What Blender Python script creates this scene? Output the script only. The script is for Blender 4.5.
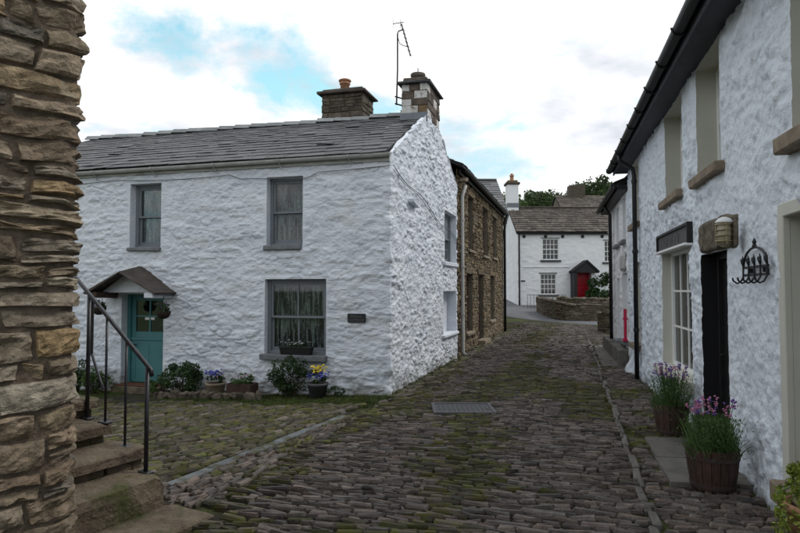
import bpy, bmesh, math, random
import numpy as np
from mathutils import Vector, Matrix

# ------------------------------------------------------------------ camera, sky, sun, exposure
random.seed(11)
rng = np.random.default_rng(11)
scene = bpy.context.scene
for o in list(bpy.data.objects):
    bpy.data.objects.remove(o)
COL = scene.collection
EYE = 1.70
FPX = 600.0                                   # focal length in photograph pixels (800 wide)
PITCH = math.atan(23.5 / FPX)
cam = bpy.data.cameras.new('camera')
cam.sensor_width = 36.0
cam.lens = 36.0 * FPX / 800.0
cam.clip_start = 0.05
cam.clip_end = 3000.0
camo = bpy.data.objects.new('camera', cam)
COL.objects.link(camo)
camo.location = (0, 0, EYE)
camo.rotation_euler = (math.pi / 2 + PITCH, 0, 0)
scene.camera = camo

SUN_EL, SUN_AZ = math.radians(50), math.radians(80)      # azimuth from +Y towards +X
world = bpy.data.worlds.new('World')
scene.world = world
world.use_nodes = True
wt = world.node_tree
wt.nodes.clear()


def N(t, typ, **kw):
    n = t.nodes.new(typ)
    for k, v in kw.items():
        if k.startswith('i_'):
            key = k[2:]
            key = int(key) if key.isdigit() else key.replace('_', ' ')
            n.inputs[key].default_value = v
        else:
            setattr(n, k, v)
    return n


def L(t, a, b):
    t.links.new(a, b)


def ramp(t, fac, stops):
    r = t.nodes.new('ShaderNodeValToRGB')
    e = r.color_ramp.elements
    while len(e) > 1:
        e.remove(e[-1])
    e[0].position, e[0].color = stops[0][0], (*stops[0][1], 1)
    for p, c in stops[1:]:
        k = e.new(p)
        k.color = (*c, 1)
    L(t, fac, r.inputs[0])
    return r.outputs[0]


sky = N(wt, 'ShaderNodeTexSky', sky_type='NISHITA', sun_disc=False)
sky.sun_elevation = SUN_EL
sky.sun_rotation = SUN_AZ
sky.air_density, sky.dust_density, sky.ozone_density = 1.0, 0.6, 1.0
tc = N(wt, 'ShaderNodeTexCoord')
sep = N(wt, 'ShaderNodeSeparateXYZ')
L(wt, tc.outputs['Generated'], sep.inputs[0])
zz_ = N(wt, 'ShaderNodeMath', operation='MAXIMUM', i_1=0.0)
L(wt, sep.outputs[2], zz_.inputs[0])
zz_2 = N(wt, 'ShaderNodeMath', operation='ADD', i_1=0.22)
L(wt, zz_.outputs[0], zz_2.inputs[0])
comb = N(wt, 'ShaderNodeCombineXYZ')
for k in (0, 1):
    dv = N(wt, 'ShaderNodeMath', operation='DIVIDE')
    L(wt, sep.outputs[k], dv.inputs[0])
    L(wt, zz_2.outputs[0], dv.inputs[1])
    L(wt, dv.outputs[0], comb.inputs[k])
mpc = N(wt, 'ShaderNodeMapping')
mpc.inputs['Location'].default_value = (2.0, 7.03, 0.0)
L(wt, comb.outputs[0], mpc.inputs[0])
cn = N(wt, 'ShaderNodeTexNoise', i_Scale=1.5, i_Detail=10.0, i_Roughness=0.64, i_Distortion=0.25)
L(wt, mpc.outputs[0], cn.inputs['Vector'])
cover = N(wt, 'ShaderNodeMapRange', i_1=0.36, i_2=0.47)
L(wt, cn.outputs[0], cover.inputs[0])
cn2 = N(wt, 'ShaderNodeTexNoise', i_Scale=1.9, i_Detail=6.0, i_Roughness=0.55)
mpc2 = N(wt, 'ShaderNodeMapping')
mpc2.inputs['Location'].default_value = (1.7, 5.2, 0)
L(wt, comb.outputs[0], mpc2.inputs[0])
L(wt, mpc2.outputs[0], cn2.inputs['Vector'])
ccol = ramp(wt, cn2.outputs[0], [(0.33, (0.56, 0.60, 0.67)), (0.45, (0.84, 0.86, 0.90)), (0.58, (1.12, 1.12, 1.12))])
skymul = N(wt, 'ShaderNodeMixRGB', blend_type='MULTIPLY', i_Fac=1.0)
skymul.inputs[2].default_value = (2.35, 2.8, 2.05, 1)
L(wt, sky.outputs[0], skymul.inputs[1])
skycap = N(wt, 'ShaderNodeMixRGB', blend_type='DARKEN', i_Fac=1.0)      # blue never brighter than the cloud
skycap.inputs[2].default_value = (5.0, 7.6, 8.6, 1)
L(wt, skymul.outputs[0], skycap.inputs[1])
mixc = N(wt, 'ShaderNodeMixRGB')
L(wt, cover.outputs[0], mixc.inputs[0])
L(wt, skycap.outputs[0], mixc.inputs[1])
ccol10 = N(wt, 'ShaderNodeMixRGB', blend_type='MULTIPLY', i_Fac=1.0)
ccol10.inputs[2].default_value = (10, 10, 10, 1)
L(wt, ccol, ccol10.inputs[1])
L(wt, ccol10.outputs[0], mixc.inputs[2])
bg = N(wt, 'ShaderNodeBackground', i_Strength=0.10)
L(wt, mixc.outputs[0], bg.inputs[0])
wo = N(wt, 'ShaderNodeOutputWorld')
L(wt, bg.outputs[0], wo.inputs[0])

sun = bpy.data.lights.new('sun', 'SUN')
sun.energy = 1.15
sun.angle = math.radians(12)
sun.color = (1.0, 0.96, 0.90)
suno = bpy.data.objects.new('sun', sun)
COL.objects.link(suno)
_d = Vector((math.sin(SUN_AZ) * math.cos(SUN_EL), math.cos(SUN_AZ) * math.cos(SUN_EL), math.sin(SUN_EL)))
suno.rotation_euler = _d.to_track_quat('Z', 'Y').to_euler()
suno.location = (20, 0, 30)

scene.render.engine = 'CYCLES'
scene.view_settings.view_transform = 'Standard'
scene.view_settings.look = 'None'
scene.view_settings.gamma = 1.0
scene.view_settings.exposure = 0.22
scene.view_settings.use_curve_mapping = False

# ------------------------------------------------------------------ geometry helpers
UP = np.array([0, 0, 1.0])
CP, SP = math.cos(PITCH), math.sin(PITCH)


def ray(px, py):
    a, b = (px - 400) / FPX, (266.5 - py) / FPX
    return np.array([a, CP - b * SP, SP + b * CP])


WPOS = {}


def v3(*a):
    return np.array(a, float)


def tag(o, label=None, cat=None, group=None, kind=None):
    if label:
        o['label'] = label
    if cat:
        o['category'] = cat
    if group:
        o['group'] = group
    if kind:
        o['kind'] = kind
    return o


def thing(name, loc, label, cat, group=None):
    o = bpy.data.objects.new(name, None)
    o.empty_display_size = 0.2
    o.location = loc
    COL.objects.link(o)
    WPOS[o.name] = np.array(loc, float)
    return tag(o, label, cat, group)


def mesh_obj(name, verts, faces, mat, parent=None, smooth=False, origin='centre', kind=None, midx=None):
    V = np.asarray(verts, float)
    if isinstance(origin, str):
        lo, hi = V.min(0), V.max(0)
        org = (lo + hi) / 2
        if parent is None:
            org[2] = lo[2]
    else:
        org = np.array(origin, float)
    me = bpy.data.meshes.new(name)
    F = faces.tolist() if isinstance(faces, np.ndarray) else faces
    me.from_pydata((V - org).tolist(), [], F)
    for m in (mat if isinstance(mat, (list, tuple)) else [mat]):
        me.materials.append(m)
    if midx is not None:
        me.polygons.foreach_set('material_index', np.asarray(midx, np.int32))
    if smooth:
        me.polygons.foreach_set('use_smooth', np.ones(len(me.polygons), bool))
    me.update()
    o = bpy.data.objects.new(name, me)
    COL.objects.link(o)
    off = WPOS[parent.name] if parent else np.zeros(3)
    o.location = org - off
    if parent:
        o.parent = parent
    WPOS[o.name] = org
    if kind:
        o['kind'] = kind
    return o


class MB:
    def __init__(s):
        s.v, s.f, s.n, s.mi = [], [], 0, []

    def add(s, V, F, mi=0):
        V = np.asarray(V, float)
        s.v.append(V)
        s.f += [tuple(int(i) + s.n for i in f) for f in F]
        s.mi += [mi] * len(F)
        s.n += len(V)
        return s

    def box(s, c, ax, ay, az):
        """centre and three half-extent vectors"""
        c, ax, ay, az = map(np.asarray, (c, ax, ay, az))
        V = [c + i * ax + j * ay + k * az for k in (-1, 1) for j in (-1, 1) for i in (-1, 1)]
        return s.add(V, [(0, 2, 3, 1), (4, 5, 7, 6), (0, 1, 5, 4), (2, 6, 7, 3), (0, 4, 6, 2), (1, 3, 7, 5)])

    def cbox(s, c, ax, ay, az, b, jit=0.0):
        """chamfered box"""
        c = np.asarray(c, float)
        A = [np.asarray(ax, float), np.asarray(ay, float), np.asarray(az, float)]
        ln = [max(np.linalg.norm(a), 1e-6) for a in A]
        f = [max(0.05, 1 - b / l) for l in ln]
        V, idx = [], {}
        for i in (-1, 1):
            for j in (-1, 1):
                for k in (-1, 1):
                    jj = rng.normal(0, jit, 3) if jit else 0
                    for q in range(3):
                        sc = [f[0], f[1], f[2]]
                        sc[q] = 1
                        idx[(i, j, k, q)] = len(V)
                        V.append(c + i * sc[0] * A[0] + j * sc[1] * A[1] + k * sc[2] * A[2] + jj)
        F = []
        for q in range(3):
            o1, o2 = (q + 1) % 3, (q + 2) % 3
            for sg in (-1, 1):
                loop = []
                for a, b2 in ((-1, -1), (1, -1), (1, 1), (-1, 1)):
                    t = [0, 0, 0]
                    t[q], t[o1], t[o2] = sg, a, b2
                    loop.append(idx[(*t, q)])
                F.append(tuple(loop if sg > 0 else loop[::-1]))
        for q in range(3):                                     # edges along axis q
            o1, o2 = (q + 1) % 3, (q + 2) % 3
            for a in (-1, 1):
                for b2 in (-1, 1):
                    t0, t1 = [0, 0, 0], [0, 0, 0]
                    t0[q], t1[q] = -1, 1
                    t0[o1] = t1[o1] = a
                    t0[o2] = t1[o2] = b2
                    q4 = (idx[(*t0, o1)], idx[(*t1, o1)], idx[(*t1, o2)], idx[(*t0, o2)])
                    F.append(q4 if a * b2 < 0 else q4[::-1])
        for i in (-1, 1):
            for j in (-1, 1):
                for k in (-1, 1):
                    t = (idx[(i, j, k, 0)], idx[(i, j, k, 1)], idx[(i, j, k, 2)])
                    F.append(t if i * j * k > 0 else t[::-1])
        return s.add(V, F)

    def tube(s, pts, r, n=8, cap=True):
        pts = [np.asarray(p, float) for p in pts]
        m = len(pts)
        rr = r if hasattr(r, '__len__') else [r] * m
        V = []
        prev = None
        for i, p in enumerate(pts):
            t = pts[min(i + 1, m - 1)] - pts[max(i - 1, 0)]
            t = t / (np.linalg.norm(t) + 1e-9)
            if prev is None:
                a = np.cross(t, UP if abs(t[2]) < 0.9 else v3(1, 0, 0))
            else:
                a = prev - t * np.dot(prev, t)
            a = a / (np.linalg.norm(a) + 1e-9)
            prev = a
            b = np.cross(t, a)
            for k in range(n):
                th = 2 * math.pi * k / n
                V.append(p + rr[i] * (math.cos(th) * a + math.sin(th) * b))
        F = [(i * n + k, i * n + (k + 1) % n, (i + 1) * n + (k + 1) % n, (i + 1) * n + k) for i in range(m - 1) for k in range(n)]
        if cap:
            F += [tuple(range(n))[::-1], tuple(range((m - 1) * n, m * n))]
        return s.add(V, F)

    def lathe(s, c, prof, n=20):
        c = np.asarray(c, float)
        V, m = [], len(prof)
        for r, z in prof:
            for k in range(n):
                th = 2 * math.pi * k / n
                V.append(c + v3(r * math.cos(th), r * math.sin(th), z))
        F = [(i * n + k, i * n + (k + 1) % n, (i + 1) * n + (k + 1) % n, (i + 1) * n + k) for i in range(m - 1) for k in range(n)]
        F += [tuple(range(n))[::-1], tuple(range((m - 1) * n, m * n))]
        return s.add(V, F)

    def prism(s, poly, vec):
        P = [np.asarray(p, float) for p in poly]
        vec = np.asarray(vec, float)
        n = len(P)
        F = [tuple(range(n))[::-1], tuple(range(n, 2 * n))]
        F += [(i, (i + 1) % n, n + (i + 1) % n, n + i) for i in range(n)]
        return s.add(P + [p + vec for p in P], F)

    def build(s, name, mat, parent=None, smooth=False, origin='centre', kind=None):
        return mesh_obj(name, np.concatenate(s.v), s.f, mat, parent, smooth, origin, kind,
                        s.mi if isinstance(mat, (list, tuple)) else None)


class Wall:
    def __init__(s, O, u, n):
        s.O = v3(O[0], O[1], 0)
        s.u = v3(u[0], u[1], 0) / math.hypot(*u)
        s.n = v3(n[0], n[1], 0) / math.hypot(*n)

    def pt(s, a, z, o=0.0):
        return s.O + s.u * a + s.n * o + UP * z

    def at(s, px, py, o=0.0):
        d = ray(px, py)
        e = v3(0, 0, EYE)
        t = np.dot(s.O + s.n * o - e, s.n) / np.dot(d, s.n)
        p = e + d * t
        return float(np.dot(p - s.O, s.u)), float(p[2])

    def s(s, px, py=266):
        return s.at(px, py)[0]

    def box(s, mb, a0, a1, z0, z1, o0, o1, b=None):
        c = s.pt((a0 + a1) / 2, (z0 + z1) / 2, (o0 + o1) / 2)
        args = (c, s.u * abs(a1 - a0) / 2, s.n * abs(o1 - o0) / 2, UP * abs(z1 - z0) / 2)
        return mb.cbox(*args, b) if b else mb.box(*args)


# smooth value noise
_T = rng.random((256, 256))


def vnoise(x, y, sd=0):
    x = np.asarray(x, float) + sd * 17.31
    y = np.asarray(y, float) + sd * 9.77
    xi, yi = np.floor(x).astype(int), np.floor(y).astype(int)
    fx, fy = x - xi, y - yi
    fx, fy = fx * fx * (3 - 2 * fx), fy * fy * (3 - 2 * fy)
    a, b = _T[xi & 255, yi & 255], _T[(xi + 1) & 255, yi & 255]
    c, d = _T[xi & 255, (yi + 1) & 255], _T[(xi + 1) & 255, (yi + 1) & 255]
    return (a * (1 - fx) + b * fx) * (1 - fy) + (c * (1 - fx) + d * fx) * fy - 0.5


def fbm(x, y, sd=0, oct=3, gain=0.5):
    r, amp, f = 0, 1.0, 1.0
    for k in range(oct):
        r = r + amp * vnoise(np.asarray(x) * f, np.asarray(y) * f, sd + k * 3)
        amp *= gain
        f *= 2.03
    return r


# ------------------------------------------------------------------ materials
def bsdf(name):
    m = bpy.data.materials.new(name)
    m.use_nodes = True
    t = m.node_tree
    b = t.nodes['Principled BSDF']
    return m, t, b


def mat(name, c1, c2=None, rough=0.8, scale=3.0, detail=6, bump=0.0, bscale=60.0, bdist=0.01, rand=0.0, spec=0.3,
        stretch=(1, 1, 1), c3=None, metal=0.0, patch=None, hue=None):
    """noise-mixed colour, optional per-piece brightness variation, bump"""
    m, t, b = bsdf(name)
    b.inputs['Roughness'].default_value = rough
    b.inputs['Specular IOR Level'].default_value = spec
    b.inputs['Metallic'].default_value = metal
    geo = N(t, 'ShaderNodeNewGeometry')
    mp = N(t, 'ShaderNodeMapping')
    mp.inputs['Scale'].default_value = stretch
    L(t, geo.outputs['Position'], mp.inputs[0])
    col = None
    if c2 is not None:
        nz = N(t, 'ShaderNodeTexNoise', i_Scale=scale, i_Detail=float(detail), i_Roughness=0.62)
        L(t, mp.outputs[0], nz.inputs['Vector'])
        st = [(0.33, c1), (0.66, c2)] if c3 is None else [(0.30, c1), (0.5, c2), (0.70, c3)]
        col = ramp(t, nz.outputs[0], st)
    else:
        rgb = N(t, 'ShaderNodeRGB')
        rgb.outputs[0].default_value = (*c1, 1)
        col = rgb.outputs[0]
    if patch:                                              # (colour, scale, low, high): irregular stains, moss, lichen
        for pc, ps, lo, hi in patch:
            n2 = N(t, 'ShaderNodeTexNoise', i_Scale=ps, i_Detail=7.0, i_Roughness=0.65)
            L(t, mp.outputs[0], n2.inputs['Vector'])
            mr = N(t, 'ShaderNodeMapRange', i_1=lo, i_2=hi)
            L(t, n2.outputs[0], mr.inputs[0])
            mx = N(t, 'ShaderNodeMixRGB')
            L(t, mr.outputs[0], mx.inputs[0])
            L(t, col, mx.inputs[1])
            mx.inputs[2].default_value = (*pc, 1)
            col = mx.outputs[0]
    if rand or hue:
        oi = N(t, 'ShaderNodeObjectInfo')
        ad = N(t, 'ShaderNodeMath', operation='ADD')
        L(t, oi.outputs['Random'], ad.inputs[0])
        L(t, geo.outputs['Random Per Island'], ad.inputs[1])
        fr = N(t, 'ShaderNodeMath', operation='FRACT')
        L(t, ad.outputs[0], fr.inputs[0])
        if hue:
            hc = ramp(t, fr.outputs[0], [(i / max(1, len(hue) - 1), c) for i, c in enumerate(hue)])
            mh = N(t, 'ShaderNodeMixRGB', blend_type='MULTIPLY', i_Fac=1.0)
            L(t, col, mh.inputs[1])
            L(t, hc, mh.inputs[2])
            col = mh.outputs[0]
        if rand:
            f2 = N(t, 'ShaderNodeMath', operation='MULTIPLY', i_1=7.31)
            L(t, fr.outputs[0], f2.inputs[0])
            f3 = N(t, 'ShaderNodeMath', operation='FRACT')
            L(t, f2.outputs[0], f3.inputs[0])
            mr = N(t, 'ShaderNodeMapRange', i_3=1 - rand, i_4=1 + rand)
            L(t, f3.outputs[0], mr.inputs[0])
            mm = N(t, 'ShaderNodeVectorMath', operation='SCALE')
            L(t, col, mm.inputs[0])
            L(t, mr.outputs[0], mm.inputs['Scale'])
            col = mm.outputs[0]
    L(t, col, b.inputs['Base Color'])
    if bump:
        bn = N(t, 'ShaderNodeTexNoise', i_Scale=bscale, i_Detail=5.0, i_Roughness=0.6)
        L(t, mp.outputs[0], bn.inputs['Vector'])
        bp = N(t, 'ShaderNodeBump', i_Strength=bump, i_Distance=bdist)
        L(t, bn.outputs[0], bp.inputs['Height'])
        L(t, bp.outputs[0], b.inputs['Normal'])
    return m


M = {}
M['white'] = mat('white_limewash', (0.61, 0.65, 0.72), (0.74, 0.77, 0.82), 0.9, 1.3, bump=1.0, bscale=15, bdist=0.022, stretch=(1, 1, 2.3),
                 patch=[((0.52, 0.53, 0.52), 0.9, 0.60, 0.80), ((0.45, 0.44, 0.40), 5.0, 0.66, 0.80)])
M['white_right'] = mat('white_roughcast', (0.63, 0.68, 0.75), (0.71, 0.755, 0.815), 0.85, 1.2, bump=1.0, bscale=20, bdist=0.022,
                       patch=[((0.50, 0.53, 0.56), 1.1, 0.62, 0.85)])
M['white_far'] = mat('white_paint', (0.74, 0.76, 0.79), (0.82, 0.83, 0.85), 0.9, 0.8, bump=0.3, bscale=12, bdist=0.02)
M['cream'] = mat('cream_paint', (0.50, 0.49, 0.43), (0.56, 0.55, 0.49), 0.6, 2.0, bump=0.15, bscale=50)
M['slate'] = mat('slate', (0.040, 0.042, 0.048), (0.078, 0.077, 0.080), 0.55, 6, bump=0.4, bscale=25, rand=0.30, spec=0.4,
                 patch=[((0.10, 0.10, 0.085), 3.0, 0.62, 0.75)])
M['slate_old'] = mat('stone_slate', (0.055, 0.045, 0.04), (0.12, 0.10, 0.085), 0.8, 3, bump=0.5, bscale=14, rand=0.35,
                     patch=[((0.20, 0.18, 0.15), 2.5, 0.58, 0.72)])
M['slate_edge'] = mat('slate_ridge', (0.16, 0.17, 0.175), (0.24, 0.25, 0.25), 0.7, 5, bump=0.3, bscale=30, rand=0.15)
M['underlay'] = mat('roof_underlay', (0.02, 0.02, 0.022), rough=0.9)
M['dark'] = mat('dark_interior', (0.012, 0.012, 0.014), rough=0.9)
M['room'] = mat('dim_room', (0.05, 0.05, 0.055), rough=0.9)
M['grey_frame'] = mat('grey_paint', (0.150, 0.170, 0.190), (0.185, 0.205, 0.225), 0.5, 4, bump=0.1, bscale=80)
M['slate_sill'] = mat('slate_sill', (0.12, 0.13, 0.14), (0.19, 0.20, 0.21), 0.6, 6, bump=0.3, bscale=30)
M['stone_sill'] = mat('sandstone_sill', (0.16, 0.125, 0.09), (0.27, 0.22, 0.165), 0.85, 7, bump=0.5, bscale=35)
M['gutter_pale'] = mat('pale_gutter', (0.34, 0.34, 0.325), (0.46, 0.46, 0.44), 0.6, 5, bump=0.1, patch=[((0.12, 0.12, 0.10), 2.0, 0.6, 0.75)])
M['black_iron'] = mat('black_iron', (0.007, 0.007, 0.008), (0.014, 0.014, 0.015), 0.5, 10, bump=0.15, bscale=90, spec=0.35)
M['rail_paint'] = mat('rail_paint', (0.012, 0.012, 0.016), (0.035, 0.035, 0.042), 0.35, 14, bump=0.2, bscale=70, spec=0.5)
M['soffit'] = mat('soffit_paint', (0.030, 0.033, 0.042), (0.045, 0.048, 0.06), 0.55, 3, bump=0.1)
M['teal'] = mat('teal_paint', (0.055, 0.175, 0.185), (0.07, 0.205, 0.215), 0.45, 5, bump=0.1, bscale=50)
M['stone'] = mat('rubble_stone', (0.155, 0.125, 0.090), (0.40, 0.335, 0.25), 0.9, 14, bump=1.0, bscale=26, bdist=0.03, rand=0.22,
                 hue=[(0.50, 0.54, 0.62), (0.92, 0.90, 0.86), (0.52, 0.46, 0.42), (0.95, 1.0, 1.05), (1.0, 0.84, 0.60), (0.66, 0.69, 0.72), (0.74, 0.64, 0.56), (1.02, 1.04, 1.06), (0.45, 0.42, 0.40)],
                 patch=[((0.34, 0.33, 0.30), 7.0, 0.60, 0.74), ((0.07, 0.06, 0.05), 9.0, 0.62, 0.80)])
M['mortar'] = mat('brown_mortar', (0.095, 0.072, 0.052), (0.185, 0.145, 0.108), 0.95, 16, bump=0.8, bscale=50, bdist=0.02)
M['brown_stone'] = mat('brown_rubble', (0.105, 0.088, 0.066), (0.20, 0.17, 0.128), 0.9, 6, bump=0.6, bscale=18, bdist=0.02, rand=0.35,
                       hue=[(0.6, 0.55, 0.5), (1.0, 0.95, 0.85), (0.8, 0.7, 0.55), (1.1, 0.95, 0.7), (0.8, 0.8, 0.8)])
M['brown_mortar'] = mat('brown_wall_mortar', (0.10, 0.085, 0.065), (0.16, 0.14, 0.108), 0.95, 6, bump=0.6, bscale=24)
M['far_stone'] = mat('garden_wall_stone', (0.07, 0.055, 0.042), (0.15, 0.125, 0.095), 0.9, 5, bump=0.6, bscale=14, bdist=0.03, rand=0.35,
                     patch=[((0.07, 0.08, 0.04), 1.5, 0.55, 0.7)])
M['chimney_brown'] = mat('chimney_stone', (0.05, 0.04, 0.032), (0.12, 0.098, 0.078), 0.9, 6, bump=0.7, bscale=25, rand=0.35,
                         patch=[((0.11, 0.11, 0.06), 3.0, 0.58, 0.7)])
M['chimney_white'] = mat('limewashed_stone', (0.40, 0.38, 0.36), (0.66, 0.65, 0.63), 0.9, 6, bump=0.5, bscale=30,
                         patch=[((0.20, 0.15, 0.11), 9.0, 0.54, 0.66)])
M['chimney_tan'] = mat('tan_stone', (0.13, 0.085, 0.045), (0.21, 0.145, 0.085), 0.9, 8, bump=0.5, bscale=30)
M['chimney_red'] = mat('brown_chimney_stone', (0.075, 0.057, 0.047), (0.14, 0.11, 0.09), 0.9, 8, bump=0.5, bscale=30)
M['lead'] = mat('lead_flashing', (0.13, 0.145, 0.17), (0.19, 0.205, 0.23), 0.5, 6, spec=0.4)
M['terracotta'] = mat('terracotta', (0.34, 0.17, 0.10), (0.46, 0.26, 0.16), 0.8, 8, bump=0.2)
M['brown_wood'] = mat('brown_paint', (0.055, 0.032, 0.024), (0.085, 0.052, 0.040), 0.6, 6, bump=0.2)
M['red'] = mat('red_paint', (0.42, 0.008, 0.022), (0.48, 0.012, 0.03), 0.4, 4)
M['pink_red'] = mat('red_enamel', (0.48, 0.012, 0.06), rough=0.35)
M['offwhite'] = mat('white_gloss', (0.72, 0.73, 0.72), (0.78, 0.79, 0.78), 0.45, 4)
M['barrel'] = mat('barrel_oak', (0.034, 0.019, 0.014), (0.072, 0.042, 0.031), 0.75, 6, bump=0.6, bscale=30, stretch=(6, 6, 0.8), rand=0.25)
M['hoop'] = mat('barrel_hoop', (0.030, 0.020, 0.018), (0.055, 0.035, 0.03), 0.6, 12, spec=0.4)
M['soil'] = mat('soil', (0.02, 0.014, 0.01), (0.035, 0.026, 0.018), 0.95, 20, bump=0.8)
M['brass'] = mat('aged_brass', (0.25, 0.20, 0.11), (0.36, 0.29, 0.17), 0.4, 8, metal=0.7)
M['step'] = mat('sandstone_step', (0.085, 0.066, 0.047), (0.185, 0.145, 0.104), 0.9, 6, bump=1.0, bscale=22, bdist=0.03, rand=0.12,
                patch=[((0.060, 0.064, 0.022), 3.2, 0.50, 0.64), ((0.05, 0.042, 0.035), 6, 0.6, 0.78)])
M['tarmac'] = mat('tarmac', (0.105, 0.11, 0.12), (0.14, 0.145, 0.155), 0.9, 1.2, bump=0.4, bscale=90, bdist=0.006)
M['flag'] = mat('flagstone', (0.085, 0.08, 0.072), (0.15, 0.14, 0.125), 0.85, 4, bump=0.5, bscale=24, rand=0.15,
                patch=[((0.05, 0.055, 0.03), 4, 0.58, 0.7)])
M['flag_blue'] = mat('blue_flagstone', (0.085, 0.095, 0.105), (0.135, 0.145, 0.15), 0.7, 5, bump=0.4, bscale=24, rand=0.12,
                     patch=[((0.05, 0.052, 0.026), 4, 0.47, 0.60)])
SH = [(0.75, 0.75, 0.8), (1.05, 0.93, 0.86), (0.85, 0.82, 0.8), (1.15, 1.0, 0.9), (0.65, 0.65, 0.68), (1.0, 1.0, 1.0), (1.12, 0.95, 0.92)]
M['sett'] = mat('sett_stone', (0.060, 0.051, 0.045), (0.132, 0.112, 0.096), 0.55, 9, bump=0.9, bscale=40, bdist=0.014, rand=0.5, spec=0.45, hue=SH,
                patch=[((0.045, 0.05, 0.022), 2.2, 0.60, 0.72)])
M['sett_moss'] = mat('mossy_sett', (0.048, 0.046, 0.032), (0.092, 0.084, 0.062), 0.75, 9, bump=0.7, bscale=40, bdist=0.012, rand=0.4, spec=0.3, hue=SH,
                     patch=[((0.070, 0.078, 0.018), 5.0, 0.45, 0.58)])
M['joint'] = mat('joint_earth', (0.015, 0.013, 0.010), (0.030, 0.026, 0.018), 0.95, 5, bump=0.9, bscale=60, bdist=0.015,
                 patch=[((0.050, 0.062, 0.012), 0.9, 0.42, 0.56)])
M['moss'] = mat('moss', (0.030, 0.042, 0.010), (0.065, 0.085, 0.018), 0.95, 12, bump=0.8, bscale=60, rand=0.3)
M['turf'] = mat('pasture', (0.05, 0.075, 0.02), (0.08, 0.11, 0.035), 0.95, 0.1, bump=0.3, bscale=2)
M['grass'] = mat('grass_blades', (0.034, 0.055, 0.010), (0.070, 0.092, 0.020), 0.7, 3, rand=0.4)
M['iron_cover'] = mat('iron_cover', (0.055, 0.055, 0.060), (0.095, 0.095, 0.104), 0.6, 20, spec=0.5)
M['doormat'] = mat('coir_mat', (0.09, 0.035, 0.02), (0.13, 0.055, 0.03), 0.95, 40, bump=0.8, bscale=150)


def leaf(name, c1, c2, rand=0.4):
    m = mat(name, c1, c2, 0.55, 2.0, rand=rand, spec=0.3)
    t = m.node_tree
    b = t.nodes['Principled BSDF']
    tr = N(t, 'ShaderNodeBsdfTranslucent')
    src = b.inputs['Base Color'].links[0].from_socket
    L(t, src, tr.inputs[0])
    mx = N(t, 'ShaderNodeMixShader', i_0=0.25)
    out = [n for n in t.nodes if n.type == 'OUTPUT_MATERIAL'][0]
    L(t, b.outputs[0], mx.inputs[1])
    L(t, tr.outputs[0], mx.inputs[2])
    L(t, mx.outputs[0], out.inputs[0])
    return m


M['leaf_tree'] = leaf('tree_leaf', (0.030, 0.055, 0.018), (0.060, 0.095, 0.028))
M['leaf_tree2'] = leaf('tree_leaf_pale', (0.050, 0.080, 0.022), (0.085, 0.125, 0.036))
M['leaf_dark'] = leaf('shrub_leaf', (0.022, 0.045, 0.016), (0.045, 0.085, 0.025))
M['leaf_mid'] = leaf('herb_leaf', (0.050, 0.100, 0.026), (0.100, 0.170, 0.048))
M['leaf_lime'] = leaf('lime_leaf', (0.13, 0.18, 0.022), (0.24, 0.29, 0.05))
M['leaf_grey'] = leaf('lavender_leaf', (0.060, 0.115, 0.036), (0.115, 0.185, 0.065))
M['bark'] = mat('bark', (0.035, 0.027, 0.02), (0.07, 0.055, 0.04), 0.9, 6, bump=0.6)
M['purple'] = mat('purple_petal', (0.10, 0.04, 0.22), (0.17, 0.07, 0.33), 0.6, 8, rand=0.3)
M['pink'] = mat('pink_petal', (0.36, 0.10, 0.22), (0.48, 0.20, 0.32), 0.6, 8, rand=0.3)
M['blue'] = mat('blue_petal', (0.06, 0.06, 0.30), (0.11, 0.12, 0.45), 0.6, 8, rand=0.3)
M['yellow'] = mat('yellow_petal', (0.60, 0.42, 0.02), (0.75, 0.58, 0.04), 0.6, 8, rand=0.2)
M['white_petal'] = mat('white_petal', (0.60, 0.58, 0.60), rough=0.6, rand=0.2)

for nm in ('white', 'white_right'):                # damp and algae splashed up the foot of the walls
    t = M[nm].node_tree
    b = t.nodes['Principled BSDF']
    src = b.inputs['Base Color'].links[0].from_socket
    ge = N(t, 'ShaderNodeNewGeometry')
    sx = N(t, 'ShaderNodeSeparateXYZ')
    L(t, ge.outputs['Position'], sx.inputs[0])
    nz = N(t, 'ShaderNodeTexNoise', i_Scale=3.4, i_Detail=7.0, i_Roughness=0.65)
    L(t, ge.outputs['Position'], nz.inputs['Vector'])
    hz_ = N(t, 'ShaderNodeMapRange', i_1=-0.25, i_2=0.55, i_3=0.36, i_4=-0.12)
    L(t, sx.outputs[2], hz_.inputs[0])
    ad = N(t, 'ShaderNodeMath', operation='ADD')
    L(t, nz.outputs[0], ad.inputs[0])
    L(t, hz_.outputs[0], ad.inputs[1])
    mr = N(t, 'ShaderNodeMapRange', i_1=0.60, i_2=0.86, i_3=0.0, i_4=0.75)
    L(t, ad.outputs[0], mr.inputs[0])
    mx = N(t, 'ShaderNodeMixRGB')
    L(t, mr.outputs[0], mx.inputs[0])
    L(t, src, mx.inputs[1])
    mx.inputs[2].default_value = (0.17, 0.165, 0.13, 1)
    L(t, mx.outputs[0], b.inputs['Base Color'])

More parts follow.
